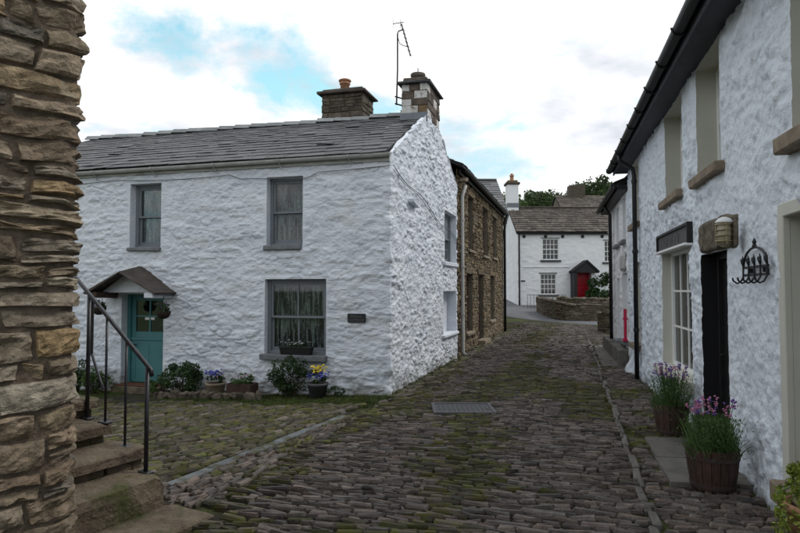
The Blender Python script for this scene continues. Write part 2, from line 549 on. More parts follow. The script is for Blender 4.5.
# window glass: clear pane with a fresnel reflection
m, t, b = bsdf('window_glass')
t.nodes.remove(b)
tr = N(t, 'ShaderNodeBsdfTransparent')
tr.inputs[0].default_value = (0.82, 0.86, 0.86, 1)
gl = N(t, 'ShaderNodeBsdfGlossy', i_Roughness=0.03)
fr = N(t, 'ShaderNodeFresnel', i_IOR=1.5)
mx = N(t, 'ShaderNodeMixShader')
L(t, fr.outputs[0], mx.inputs[0])
L(t, tr.outputs[0], mx.inputs[1])
L(t, gl.outputs[0], mx.inputs[2])
L(t, mx.outputs[0], [n for n in t.nodes if n.type == 'OUTPUT_MATERIAL'][0].inputs[0])
M['glass'] = m
# lace curtain: woven holes between threads and scattered motifs
m, t, b = bsdf('lace_net')
b.inputs['Base Color'].default_value = (0.62, 0.66, 0.66, 1)
b.inputs['Roughness'].default_value = 0.9
tcx = N(t, 'ShaderNodeTexCoord')
vo = N(t, 'ShaderNodeTexVoronoi', i_Scale=13.0)
L(t, tcx.outputs['Object'], vo.inputs['Vector'])
nz = N(t, 'ShaderNodeTexNoise', i_Scale=6.5, i_Detail=4.0)
mpn = N(t, 'ShaderNodeMapping')
mpn.inputs['Scale'].default_value = (3.0, 3.0, 0.35)
L(t, tcx.outputs['Object'], mpn.inputs[0])
L(t, mpn.outputs[0], nz.inputs['Vector'])
mr1 = N(t, 'ShaderNodeMapRange', i_1=0.16, i_2=0.28, i_3=0.55, i_4=0.0)
L(t, vo.outputs['Distance'], mr1.inputs[0])
mr2 = N(t, 'ShaderNodeMapRange', i_1=0.45, i_2=0.60, i_3=0.03, i_4=0.70)
L(t, nz.outputs[0], mr2.inputs[0])
adm = N(t, 'ShaderNodeMath', operation='ADD', use_clamp=True)
L(t, mr1.outputs[0], adm.inputs[0])
L(t, mr2.outputs[0], adm.inputs[1])
trn = N(t, 'ShaderNodeBsdfTransparent')
mxs = N(t, 'ShaderNodeMixShader')
L(t, adm.outputs[0], mxs.inputs[0])
L(t, trn.outputs[0], mxs.inputs[1])
L(t, b.outputs[0], mxs.inputs[2])
L(t, mxs.outputs[0], [n for n in t.nodes if n.type == 'OUTPUT_MATERIAL'][0].inputs[0])
M['lace'] = m

# ------------------------------------------------------------------ terrain
CTRL = np.array([
    (0, 0, 0), (2, 0, 0), (-3, 0, 0), (0, -6, 0), (4, -6, 0), (-8, -6, 0), (3.0, 5, 0), (4.2, 10, -.01), (5.7, 16, .03), (6.2, 18, .03),
    (-.16, 10.5, -.10), (1.5, 16.2, -.11), (4.5, 26, -.11), (-4.6, 11.7, -.24), (-8.5, 12.6, -.30), (-1.7, 4.7, .0), (-5, 6, -.12), (-9, 7, -.22),
    (0, 5, 0.02), (1.6, 10, .01), (2.9, 16, -.03), (5, 22, -.04), (6.3, 28, -.02), (7.8, 24, .0), (9, 33, .10), (7.9, 40, .66), (12, 40, .72),
    (20, 42, .8), (5.5, 33, .15), (5.5, 40, .66), (6, 46, 1.1), (11, 32, .05), (20, 30, .05), (30, 30, .1), (10, 55, 1.9), (0, 55, 1.8), (25, 55, 2),
    (10, 75, 4), (25, 75, 4.4), (-15, 75, 3), (45, 75, 4), (10, 120, 9), (60, 120, 9), (-60, 100, 5), (-30, 30, .3), (-30, 10, -.3),
    (-30, -20, 0), (30, -20, 0), (30, 10, .1), (80, 30, 2), (0, 200, 14), (120, 200, 14), (-120, 200, 12), (-150, 0, 2), (150, 0, 2), (0, -150, 0),
    (0, 700, 20), (700, 700, 20), (-700, 700, 20), (700, 0, 6), (-700, 0, 6), (0, -700, 0), (700, -700, 0), (-700, -700, 0)], float)
_K = np.sqrt(((CTRL[:, None, :2] - CTRL[None, :, :2]) ** 2).sum(-1) + 0.8)
_Wt = np.linalg.solve(_K + 1e-6 * np.eye(len(CTRL)), CTRL[:, 2])


def gz(x, y):
    x, y = np.asarray(x, float), np.asarray(y, float)
    r = np.sqrt((x[..., None] - CTRL[:, 0]) ** 2 + (y[..., None] - CTRL[:, 1]) ** 2 + 0.8)
    return r @ _Wt


def g1(x, y):
    return float(gz(np.array([x]), np.array([y]))[0])


def ground_at(px, py):
    d = ray(px, py)
    z = 0.0
    for _ in range(25):
        t = (z - EYE) / d[2]
        z = 0.5 * z + 0.5 * g1(d[0] * t, d[1] * t)
    return v3(d[0] * t, d[1] * t, z)


xs = np.unique(np.concatenate([np.linspace(-700, -40, 12), np.linspace(-40, -12, 15), np.linspace(-12, 16, 90), np.linspace(16, 50, 18), np.linspace(50, 700, 12)]))
ys = np.unique(np.concatenate([np.linspace(-700, -30, 10), np.linspace(-30, -4, 10), np.linspace(-4, 50, 150), np.linspace(50, 120, 30), np.linspace(120, 700, 14)]))
X, Y = np.meshgrid(xs, ys, indexing='ij')
Z = gz(X, Y) - 0.035
nx, ny = X.shape
I = np.arange(nx * ny).reshape(nx, ny)
F = np.stack([I[:-1, :-1], I[1:, :-1], I[1:, 1:], I[:-1, 1:]], -1).reshape(-1, 4)
cx_ = (X[:-1, :-1] + X[1:, 1:]).ravel() / 2
cy_ = (Y[:-1, :-1] + Y[1:, 1:]).ravel() / 2
midx = ((cy_ > 50) | (cx_ > 16) | (cx_ < -12) | (cy_ < -6)).astype(int)
ground = mesh_obj('ground', np.stack([X.ravel(), Y.ravel(), Z.ravel()], -1), F, [M['joint'], M['turf']], None, True, origin=(0, 0, 0), kind='structure', midx=midx)


# ------------------------------------------------------------------ plan of the place
A = (-0.1575, 10.5)                           # street corner of the left cottage
fu, gu = np.array([-.9676, .2524]), np.array([.2840, .9588])
FW = Wall(A, fu, (-.2524, -.9676))            # cottage front
GW = Wall(A, gu, (.9588, -.2840))             # cottage gable, carried on by the brown house
RW = Wall((1.74, 0), (.25, 1), (-1, .25))     # houses on the right
CC = np.array([-1.625, 3.0])                   # corner of the rubble building in the left foreground
lu, cu = np.array([.49, .872]), np.array([-.872, .49])


def yardline(y):
    return -1.68 + (y - 4.2) * .276


def gableline(y):
    return A[0] + .2962 * (y - A[1])


def drain(y):
    return 1.785 + (y - 4.2) * .285


def rwall(y):
    return 1.74 + .25 * y


def facade_dist(x, y):
    return (x - A[0]) * FW.n[0] + (y - A[1]) * FW.n[1]


# ------------------------------------------------------------------ setts
SETTS = []                                    # (verts12, material index, centre)
SF = [(0, 1, 5, 4), (1, 2, 6, 5), (2, 3, 7, 6), (3, 0, 4, 7), (4, 5, 9, 8), (5, 6, 10, 9), (6, 7, 11, 10), (7, 4, 8, 11), (8, 9, 10, 11)]
MAN = (ground_at(436, 409), ground_at(490, 408))
man_c = (MAN[0] + MAN[1]) / 2


def in_slab(x, y):
    d = rwall(y) - x
    return 5.30 < y < 6.95 and d < 0.72


def lay(orig, e1, rows, lens, extent1, extent2, inside, mossf, hjit=0.010, rowlen=(.12, .34), roww=(.05, .09), joint=0.012, wob=0.03, sd=1):
    """rows of thin stones laid on edge: e1 = long axis, rows advance along e2"""
    e1 = np.array(e1, float) / math.hypot(*e1)
    e2 = np.array([-e1[1], e1[0]])
    b = extent2[0]
    while b < extent2[1]:
        w = random.uniform(*roww)
        a = extent1[0] + random.uniform(0, .2)
        while a < extent1[1]:
            l = random.uniform(*rowlen)
            if random.random() < 0.12:
                l *= 1.5
            ca, cb = a + l / 2, b + w / 2
            cb2 = cb + wob * 3 * float(vnoise(ca * .9, cb * .7, sd))
            c = np.array(orig) + e1 * ca + e2 * cb2
            a += l + joint
            if not inside(c[0], c[1]):
                continue
            ang = random.gauss(0, .075)
            ca_, sa_ = math.cos(ang), math.sin(ang)
            d1, d2 = e1 * ca_ + e2 * sa_, -e1 * sa_ + e2 * ca_
            hl, hw = l / 2, w / 2 * random.uniform(.86, 1.02)
            SETTS.append((c, d1, d2, hl, hw, random.gauss(0, hjit), 1 if mossf(c[0], c[1]) else 0))
        b += w + joint * 0.8


def m_street(x, y):
    w = (x - yardline(y)) / max(.5, drain(y) - yardline(y))
    v = .75 * fbm(x * .9, y * .6, 5) + 0.40 * math.exp(-((w - .50 - .05 * math.sin(y * .5)) / .13) ** 2) + 0.50 * math.exp(-(w / .14) ** 2) + .10 * math.exp(-((w - 1) / .06) ** 2)
    return v + random.gauss(0, .10) > 0.17


def in_street(x, y):
    if y > 34:
        return False
    left = yardline(y) if y < 10.1 else max(yardline(min(y, 10.3)), gableline(y) + .42)
    if y > 26.5:
        left = gableline(26.5) + .42 - (y - 26.5) * 2.2
    if not (left < x < (drain(y) - .06 if y < 19 else rwall(y) + .3)):
        return False
    if abs(x - man_c[0]) < .46 and abs(y - man_c[1]) < .42:
        return False
    rel = np.array([x, y]) - CC
    if rel @ cu > .50 and rel @ lu < 1.62:
        return False
    return True


lay((0, 0), (.963, -.27), None, None, (-14, 6), (1.2, 31), in_street, m_street, rowlen=(.08, .23), roww=(.024, .056), joint=.010)


def in_gutter(x, y):
    return 1.0 < y < 19 and drain(y) + .07 < x < rwall(y) - .01 and not in_slab(x, y)


lay((0, 0), (.97, -.25), None, None, (-5, 5), (1.2, 21), in_gutter, lambda x, y: fbm(x, y, 9) > .16, rowlen=(.07, .17), roww=(.035, .07), sd=3)


def in_verge(x, y):
    return 10.2 < y < 26.5 and gableline(y) + .03 < x < gableline(y) + .42


lay((0, 10), (.85, .55), None, None, (-6, 22), (-8, 16), in_verge, lambda x, y: random.random() < .75, rowlen=(.14, .26), roww=(.06, .1), sd=4)


def steps_zone(x, y):
    rel = np.array([x, y]) - CC
    return rel @ cu > .50 and rel @ lu < 1.62 or (rel @ lu < .05 and rel @ cu > -.2)


CH0, CH1 = ground_at(168, 484), ground_at(335, 418)


def chan_d(x, y):
    d = (CH1 - CH0)[:2]
    d /= np.linalg.norm(d)
    r = np.array([x, y]) - CH0[:2]
    return r[0] * -d[1] + r[1] * d[0], r @ d


def in_band(x, y):
    if not (3.0 < y < 10.1) or x > yardline(y) - .02 or steps_zone(x, y) or facade_dist(x, y) < .35:
        return False
    return chan_d(x, y)[0] < -.10 or chan_d(x, y)[1] < 0


def in_yard(x, y):
    if not (3.0 < y < 13) or x > yardline(y) or x < -9 or steps_zone(x, y):
        return False
    if facade_dist(x, y) < 1.12 + .15 * math.sin(x * 2.3) + .1 * math.sin(x * 5.1):
        return False
    return chan_d(x, y)[0] > .10 and chan_d(x, y)[1] >= 0 or (chan_d(x, y)[1] < 0 and chan_d(x, y)[0] > 0)


lay((0, 0), (.42, .91), None, None, (0, 12), (-6, 12), in_band, lambda x, y: fbm(x * .9, y * .9, 12) + random.gauss(0, .12) > -.10, rowlen=(.08, .18), roww=(.030, .060), sd=5)
lay((0, 0), (.72, .69), None, None, (-8, 14), (-2, 16), in_yard, lambda x, y: random.random() < .85, rowlen=(.08, .20), roww=(.045, .08), hjit=.006, sd=6)

SC = np.array([s[0] for s in SETTS])
hl_ = np.array([s[3] for s in SETTS])
hw_ = np.array([s[4] for s in SETTS])
D1 = np.array([s[1] for s in SETTS])
D2 = np.array([s[2] for s in SETTS])
HZ = np.array([s[5] for s in SETTS])
MI = np.array([s[6] for s in SETTS])
n = len(SETTS)
sg = np.array([(-1, -1), (1, -1), (1, 1), (-1, 1)], float)
jit = rng.normal(0, .0085, (n, 4, 2))
tilt = rng.normal(0, .055, (n, 2))
base2 = SC[:, None, :] + D1[:, None, :] * (sg[None, :, 0:1] * hl_[:, None, None]) + D2[:, None, :] * (sg[None, :, 1:2] * hw_[:, None, None]) + jit
ins = np.minimum(.012, hw_ * .42)
top2 = SC[:, None, :] + D1[:, None, :] * (sg[None, :, 0:1] * (hl_ - ins * 1.3)[:, None, None]) + D2[:, None, :] * (sg[None, :, 1:2] * (hw_ - ins)[:, None, None]) + jit * .7
zb = gz(base2[..., 0], base2[..., 1])
zt = gz(top2[..., 0], top2[..., 1])
ti = tilt[:, None, 0] * sg[None, :, 0] * hl_[:, None] + tilt[:, None, 1] * 2 * sg[None, :, 1] * hw_[:, None]
V12 = np.zeros((n, 12, 3))
V12[:, 0:4, :2] = base2
V12[:, 0:4, 2] = zb - .06
V12[:, 4:8, :2] = base2
V12[:, 4:8, 2] = zb - .014 + HZ[:, None] + ti
V12[:, 8:12, :2] = top2
V12[:, 8:12, 2] = zt + .004 + HZ[:, None] + ti + rng.normal(0, .0035, (n, 4))
# the 300 that show largest: nearest to the camera inside the frame
dx_, dy_ = SC[:, 0], SC[:, 1]
pxs = 400 + FPX * dx_ / np.maximum(dy_, .1)
pys = 290 + FPX * (EYE - gz(dx_, dy_)) / np.maximum(dy_, .1)
vis = (pxs > 0) & (pxs < 800) & (pys < 530) & (dy_ > 1)
size = np.where(vis, hl_ * hw_ / np.maximum(dy_, .1) ** 3, 0)
order = np.argsort(-size)
single = order[:300]
rest = order[300:]
for i in single:
    mesh_obj('sett', V12[i], SF, M['sett_moss'] if MI[i] else M['sett'], ground)
Fr = (np.array(SF)[None] + (np.arange(len(rest)) * 12)[:, None, None]).reshape(-1, 4)
mesh_obj('sett_paving', V12[rest].reshape(-1, 3), Fr, [M['sett'], M['sett_moss']], ground, kind='stuff', midx=np.repeat(MI[rest], 9))

# drain line: a row of long narrow stones along the street
yy = 3.0
while yy < 27:
    l = random.uniform(.2, .5)
    p = v3(drain(yy + l / 2), yy + l / 2, 0)
    d = v3(.274, .962, 0)
    w_ = random.uniform(.022, .038)
    z0, z1 = g1(drain(yy), yy), g1(drain(yy + l), yy + l)
    c = v3(p[0] + random.gauss(0, .016), p[1], (z0 + z1) / 2 - .040 + random.gauss(0, .004))
    MB().cbox(c, d * (l / 2 - .006) + UP * (z1 - z0) / 2, v3(d[1], -d[0], 0) * w_, UP * .05, .012, .005).build('drain_stone', M['flag'], ground)
    yy += l
# the smooth flagged channel across the yard
dv = (CH1 - CH0)
Lc = np.linalg.norm(dv[:2])
a = 0.0
while a < Lc:
    l = random.uniform(.5, .95)
    q0, q1 = CH0 + dv * (a / Lc), CH0 + dv * ((a + l) / Lc)
    q0[2], q1[2] = g1(q0[0], q0[1]), g1(q1[0], q1[1])
    d = (q1 - q0) / 2
    s_ = v3(-d[1], d[0], 0) / np.linalg.norm(d[:2])
    MB().cbox((q0 + q1) / 2 - UP * .040, d * .985, s_ * random.uniform(.05, .065), UP * .035, .008, .006).build('channel_stone', M['flag_blue'], ground)
    a += l
# flagged doorstep area on the right
for (ya, yb, dep) in ((5.32, 6.1, .70), (6.115, 6.93, .68)):
    ym = (ya + yb) / 2
    P4 = [v3(rwall(ya) - dep, ya, 0), v3(rwall(ya) + .05, ya - .1, 0), v3(rwall(yb) + .05, yb - .1, 0), v3(rwall(yb) - dep, yb, 0)]
    MB().prism([p + UP * (-.06) for p in P4], UP * .085).build('flagstone', M['flag'], ground)
# flags beside the second house on the right
for k in range(5):
    y0 = 13.4 + k * .95
    P4 = [v3(drain(y0) + .09, y0, 0), v3(rwall(y0) - .02, y0, 0), v3(rwall(y0 + .93) - .02, y0 + .93, 0), v3(drain(y0 + .93) + .09, y0 + .93, 0)]
    MB().prism([p + UP * (g1(p[0], p[1]) - .05) for p in P4], UP * .07).build('flagstone', M['flag'], ground)

# tarmac road sweeping round beyond the setts
road_pts = []
nu, nv = 46, 14
Vt = []
for i in range(nu):
    t_ = i / (nu - 1)
    # centre line: from the right, round to the left behind the brown house, climbing
    ang = t_ * 1.0
    P0, P1, P2, P3 = v3(26, 27.5, 0), v3(12, 28.5, 0), v3(6.4, 33, 0), v3(4.6, 50, 0)
    c = (1 - ang) ** 3 * P0 + 3 * (1 - ang) ** 2 * ang * P1 + 3 * (1 - ang) * ang ** 2 * P2 + ang ** 3 * P3
    dd = 3 * (1 - ang) ** 2 * (P1 - P0) + 6 * (1 - ang) * ang * (P2 - P1) + 3 * ang ** 2 * (P3 - P2)
    dd /= np.linalg.norm(dd)
    sd_ = v3(-dd[1], dd[0], 0)
    for j in range(nv):
        q = c + sd_ * (j / (nv - 1) - .5) * 5.6
        Vt.append((q[0], q[1], g1(q[0], q[1]) + (.024 if 0 < j < nv - 1 else -.06)))
Ft = [(i * nv + j, (i + 1) * nv + j, (i + 1) * nv + j + 1, i * nv + j + 1) for i in range(nu - 1) for j in range(nv - 1)]
tag(mesh_obj('road', Vt, Ft, M['tarmac'], None, True), kind='structure')

# manhole cover
mc = thing('manhole_cover', (man_c[0], man_c[1], g1(man_c[0], man_c[1])), 'square iron manhole cover set in the cobbled street', 'manhole cover')
gm = g1(man_c[0], man_c[1])
q = MB()
for sx, sy, hx, hy in ((-.415, 0, .025, .37), (.415, 0, .025, .37), (0, -.345, .39, .025), (0, .345, .39, .025)):
    q.cbox((man_c[0] + sx, man_c[1] + sy, gm - .02), (hx, 0, 0), (0, hy, 0), (0, 0, .04), .005)
q.build('frame', M['iron_cover'], mc)
pl = MB().box((man_c[0], man_c[1], gm - .03), (.385, 0, 0), (0, .315, 0), (0, 0, .035)).build('cover_plate', M['iron_cover'], mc)
q = MB()
for i in range(11):
    for j in range(9):
        q.box((man_c[0] - .34 + i * .068, man_c[1] - .27 + j * .068, gm + .007), (.022, 0, 0), (0, .022, 0), (0, 0, .004))
q.build('tread_studs', M['iron_cover'], pl, kind='stuff')


# ------------------------------------------------------------------ walls with real relief
def rubble_h(sd, rowh=(.10, .22), stw=(.18, .55), depth=.016, prot=.012, w=.045, amp=.010, wob=.06, lumps=0.0):
    r = np.random.default_rng(sd)
    rows = [-1.0]
    while rows[-1] < 9:
        rows.append(rows[-1] + r.uniform(*rowh))
    rows = np.array(rows)
    joints, pr = [], []
    for _ in rows:
        j = [-4.0]
        while j[-1] < 26:
            j.append(j[-1] + r.uniform(*stw))
        joints.append(np.array(j))
        pr.append(r.normal(0, prot, len(j) + 1))

    def h(S, Z):
        Zw = Z + wob * fbm(S * 1.1, Z * 1.4, sd, 2)
        Sw = S + wob * .7 * fbm(S * 1.7, Z * 1.3, sd + 5, 2)
        ri = np.clip(np.searchsorted(rows, Zw) - 1, 0, len(rows) - 2)
        out = np.zeros_like(S)
        for k in np.unique(ri):
            mk = ri == k
            s_ = Sw[mk]
            j = joints[k]
            ji = np.clip(np.searchsorted(j, s_) - 1, 0, len(j) - 2)
            ds = np.minimum(s_ - j[ji], j[ji + 1] - s_)
            dz = np.minimum(Zw[mk] - rows[k], rows[k + 1] - Zw[mk])
            e = np.clip(np.minimum(ds, dz) / w, 0, 1)
            e = e * e * (3 - 2 * e)
            # stones face slightly downwards or upwards
            tl = ((Zw[mk] - rows[k]) / (rows[k + 1] - rows[k]) - .5) * pr[k][(ji * 7 + 3) % len(pr[k])] * 1.2
            out[mk] = pr[k][ji] * e + (e - 1) * depth + tl * e
        out = out + amp * fbm(S * 9, Z * 12, sd + 8, 3) + amp * .7 * fbm(S * 24, Z * 30, sd + 9, 2)
        if lumps:
            out = out + lumps * fbm(S * 5, Z * 5, sd + 20, 3)
        return out
    return h


def voro_h(sd, cw=.20, ch=.095, depth=.016, prot=.011, w=.22, amp=.016, lumps=.01, wob=.05):
    """random rubble under many coats of limewash: irregular cells, soft joints"""
    r = np.random.default_rng(sd)
    JX, JZ, PR, TL = (r.random((128, 128)) for _ in range(4))
    PR = (PR - .5) * 2.6 * prot
    TL = (TL - .5) * 2.2 * prot

    def h(S, Z):
        x = (S + wob * fbm(S * 2.1, Z * 2.6, sd, 2)) / cw + 400
        z = (Z + wob * fbm(S * 1.3, Z * 1.9, sd + 5, 2)) / ch + 400
        xi, zi = np.floor(x).astype(int), np.floor(z).astype(int)
        f1 = np.full(S.shape, 9.0)
        f2 = np.full(S.shape, 9.0)
        pid = np.zeros(S.shape)
        til = np.zeros(S.shape)
        for dx in (-1, 0, 1, 2):
            for dz in (-1, 0, 1):
                a_, b_ = xi + dx, zi + dz
                cx = a_ + .5 * (b_ % 2) - .25 + .9 * (JX[a_ & 127, b_ & 127] - .5) + .25
                cz = b_ + .5 + .8 * (JZ[a_ & 127, b_ & 127] - .5)
                ex, ez = np.abs(x - cx), np.abs(z - cz)
                d = (ex ** 2.6 + ez ** 2.6) ** (1 / 2.6)
                nw = d < f1
                f2 = np.where(nw, f1, np.minimum(f2, d))
                pid = np.where(nw, PR[a_ & 127, b_ & 127], pid)
                til = np.where(nw, TL[a_ & 127, b_ & 127] * (z - cz), til)
                f1 = np.where(nw, d, f1)
        e = np.clip((f2 - f1) / w, 0, 1)
        e = e * e * (3 - 2 * e)
        k = .65 + .9 * fbm(S * .9, Z * 1.1, sd + 14, 2)
        out = k * ((pid + til) * e + (e - 1) * depth)
        return out + amp * fbm(S * 10, Z * 14, sd + 8, 3, .55) + amp * .5 * fbm(S * 28, Z * 34, sd + 9, 2) + lumps * fbm(S * 3.5, Z * 4, sd + 20, 3)
    return h


def lumpy_h(sd, a=.030):
    def h(S, Z):
        r1 = fbm(S * 5 + .6 * Z, Z * 6, sd, 4, .55)
        ridge = np.abs(fbm(S * 9 + Z * 3, Z * 11 - S * 2, sd + 3, 3, .5))
        kk = .55 + 1.1 * np.clip(.5 + 1.2 * fbm(S * .9, Z * 1.1, sd + 31, 2), 0, 1)
        dia = fbm(S * 8 - Z * 5, Z * 9 + S * 4, sd + 41, 3, .5)
        return kk * (a * r1 + .030 * ridge + .022 * np.maximum(dia, -.05)) + .012 * fbm(S * 26, Z * 30, sd + 6, 2) + .02 * fbm(S * .8, Z * .9, sd + 11, 2)
    return h


def relief(name, wall, s0, s1, z0, z1, res, hf, holes, matl, parent, top=None, corner=None, calm=(), resz=None):
    """displaced wall sheet with real openings; returns wall object. holes: (s0,s1,z0,z1,depth,matl)"""
    def lines(a, b, ex, r):
        g = np.linspace(a, b, max(2, int((b - a) / r) + 1))
        if len(ex):
            ex = np.array(sorted(set(np.round(ex, 4))))
            g = np.array([q for q in g if np.min(np.abs(ex - q)) > r * .35 or q in (a, b)])
            g = np.concatenate([g, ex])
        return np.unique(np.round(g, 4))
    ss = lines(s0, s1, [h[k] for h in holes for k in (0, 1) if s0 < h[k] < s1], res)
    zs = lines(z0, z1, [h[k] for h in holes for k in (2, 3) if z0 < h[k] < z1], resz or res)
    S, Zg = np.meshgrid(ss, zs, indexing='ij')
    Zt = np.minimum(Zg, top(S)) if top else Zg
    H = hf(S, Zt)
    for h in holes:
        dd_ = np.maximum(np.maximum(h[0] - S, S - h[1]), np.maximum(h[2] - Zt, Zt - h[3]))
        k_ = np.clip(dd_ / .10, 0, 1)
        H = H * (.22 + .78 * k_ * k_ * (3 - 2 * k_))
    for h in calm:                                # smoothed plaster behind a fixed board
        dd_ = np.maximum(np.maximum(h[0] - S, S - h[1]), np.maximum(h[2] - Zt, Zt - h[3]))
        k_ = np.clip(dd_ / .10, 0, 1)
        H = H * k_ - .01 * (1 - k_)
    sh = np.zeros_like(H)
    if corner is not None:                        # blend the relief to a shared wobbling arris at s = s0
        k = np.clip((S - s0) / .16, 0, 1)
        H = H * k
        cn = .085 * fbm(Zt * 3.1, Zt * 0 + 3.3, 77, 4, .65) - .02
        H = H + (1 - k) * cn
        sh = -(1 - k) * cn
    P = wall.O[None, None] + wall.u * (S + sh)[..., None] + wall.n * H[..., None]
    P[..., 2] = Zt
    na, nb = S.shape
    I = np.arange(na * nb).reshape(na, nb)
    ok = np.ones((na - 1, nb - 1), bool)
    sm, zm = (ss[:-1] + ss[1:]) / 2, (zs[:-1] + zs[1:]) / 2
    for h in holes:
        ok &= ~(((sm > h[0]) & (sm < h[1]))[:, None] & ((zm > h[2]) & (zm < h[3]))[None, :])
    if top is not None:
        ok &= (Zt[:-1, 1:] - Zt[:-1, :-1] > 1e-5) | (Zt[1:, 1:] - Zt[1:, :-1] > 1e-5)
    Fq = np.stack([I[:-1, :-1], I[1:, :-1], I[1:, 1:], I[:-1, 1:]], -1)[ok]
    if np.dot(np.cross(wall.u, UP), wall.n) < 0:
        Fq = Fq[:, ::-1]
    used = np.unique(Fq)
    remap = -np.ones(na * nb, int)
    remap[used] = np.arange(len(used))
    o = mesh_obj(name, P.reshape(-1, 3)[used], remap[Fq], matl, parent, True)
    for h in holes:
        i0, i1 = np.argmin(np.abs(ss - h[0])), np.argmin(np.abs(ss - h[1]))
        j0, j1 = np.argmin(np.abs(zs - h[2])), np.argmin(np.abs(zs - h[3]))
        loop = [P[i0, j] for j in range(j0, j1 + 1)] + [P[i, j1] for i in range(i0 + 1, i1 + 1)] + [P[i1, j] for j in range(j1 - 1, j0 - 1, -1)] + [P[i, j0] for i in range(i1 - 1, i0, -1)]
        m_ = len(loop)
        inner = [wall.pt(np.dot(p - wall.O, wall.u), p[2], -h[4]) for p in loop]
        q = MB()
        fs = [(k, (k + 1) % m_, m_ + (k + 1) % m_, m_ + k) for k in range(m_)]
        if np.dot(np.cross(wall.u, UP), wall.n) < 0:
            fs = [f[::-1] for f in fs]
        q.add(loop + inner, fs)
        q.build('opening_reveal', h[5], o, True)
    return o


def glaze(win, wall, a0, a1, z0, z1, o, cols, rows, bar, mat_bar, pname='pane', depth=.03, single=False):
    """glazing bars + panes between a0..a1, z0..z1 (inside a sash)"""
    q = MB()
    for k in range(1, cols):
        s_ = a0 + (a1 - a0) * k / cols
        wall.box(q, s_ - bar / 2, s_ + bar / 2, z0, z1, o - depth / 2, o + depth / 2)
    for k in range(1, rows):
        z_ = z0 + (z1 - z0) * k / rows
        wall.box(q, a0, a1, z_ - bar / 2 + .001, z_ + bar / 2 - .001, o - depth / 2 + .002, o + depth / 2 - .002)
    if q.n:
        q.build('glazing_bar', mat_bar, win)
    cw, rh = (a1 - a0) / cols, (z1 - z0) / rows
    if single:
        cols = rows = 1
        cw, rh = a1 - a0, z1 - z0
    for i in range(cols):
        for j in range(rows):
            g = bar / 2 if not single else 0
            q = MB()
            wall.box(q, a0 + i * cw + (g if i else 0), a0 + (i + 1) * cw - (g if i < cols - 1 else 0),
                     z0 + j * rh + (g if j else 0), z0 + (j + 1) * rh - (g if j < rows - 1 else 0), o - .004, o + .000)
            q.build(pname, M['glass'], win)


def ring(q, wall, a0, a1, z0, z1, w, o0, o1, wb=None):
    wb = wb or w
    wall.box(q, a0, a0 + w, z0, z1, o0, o1, .004)
    wall.box(q, a1 - w, a1, z0, z1, o0, o1, .004)
    wall.box(q, a0 + w, a1 - w, z1 - w, z1, o0 + .002, o1 - .002, .004)
    wall.box(q, a0 + w, a1 - w, z0, z0 + wb, o0 + .002, o1 - .002, .004)


def sash_window(root, wall, a0, a1, z0, z1, rec, fm, gtop, gbot, fw=.07, lace=True, split=.5, label=None, single=False):
    """box frame, two sashes, panes, curtain"""
    q = MB()
    ring(q, wall, a0 - .01, a1 + .01, z0 - .005, z1 + .01, fw, -rec - .10, -rec, fw)
    win = q.build('window', fm, root)
    zm = z0 + (z1 - z0) * split
    b0, b1 = a0 + fw - .01, a1 - fw + .01
    q = MB()
    ring(q, wall, b0, b1, zm - .025, z1 - fw + .01, .045, -rec - .055, -rec - .015)
    q.build('sash', fm, win)
    glaze(win, wall, b0 + .045, b1 - .045, zm + .02, z1 - fw - .035, -rec - .035, *gtop, .024, fm, single=single)
    q = MB()
    ring(q, wall, b0, b1, z0 + fw - .01, zm + .022, .045, -rec - .095, -rec - .057, .07)
    q.build('sash', fm, win)
    glaze(win, wall, b0 + .045, b1 - .045, z0 + fw + .06, zm - .023, -rec - .076, *gbot, .024, fm, single=single)
    if lace:
        nb = 60
        V, F = [], []
        for i in range(nb + 1):
            s_ = b0 + (b1 - b0) * i / nb
            o = -rec - .145 + .016 * math.sin(i * .9) + .010 * math.sin(i * 2.3 + 1)
            V += [wall.pt(s_, z0 + fw, o), wall.pt(s_, z1 - fw, o)]
            if i:
                F.append((2 * i - 2, 2 * i, 2 * i + 1, 2 * i - 1))
        mesh_obj('lace_curtain', V, F, M['lace'], win, True)
    if label:
        win['label'] = label
    return win


def half_gutter(q, P0, P1, out, r, n=8, thick=.006):
    """half-round gutter from P0 to P1, 'out' = outward horizontal unit"""
    V = []
    for P in (P0, P1):
        for rr in (r, r - thick):
            for k in range(n + 1):
                th = math.pi * k / n
                V.append(np.asarray(P) - np.asarray(out) * math.cos(th) * rr - UP * math.sin(th) * rr)
    m_ = n + 1
    F = []
    for k in range(n):
        F += [(k, k + 1, 2 * m_ + k + 1, 2 * m_ + k), (m_ + k, 3 * m_ + k, 3 * m_ + k + 1, m_ + k + 1), (k, m_ + k, m_ + k + 1, k + 1), (2 * m_ + k, 2 * m_ + k + 1, 3 * m_ + k + 1, 3 * m_ + k)]
    F += [(0, 2 * m_, 3 * m_, m_), (n, m_ + n, 3 * m_ + n, 2 * m_ + n)]
    q.add(V, F)


SLATE_V = []
for k in range(5):
    j = lambda s: random.uniform(-s, s)
    V = np.array([(-.5, -.5 + j(.06), 0), (.5, -.5 + j(.06), 0), (.5 + j(.01), .5, 0), (-.5, .5, 0), (-.49, -.5 + j(.06), 1), (.49, -.5 + j(.06), 1), (.49, .5, 1), (-.49, .5, 1)])
    V[4:6, 1] = V[0:2, 1]
    SLATE_V.append(V)
BOXF = [(0, 3, 2, 1), (4, 5, 6, 7), (0, 1, 5, 4), (1, 2, 6, 5), (2, 3, 7, 6), (3, 0, 4, 7)]
SLATE_ME = {}


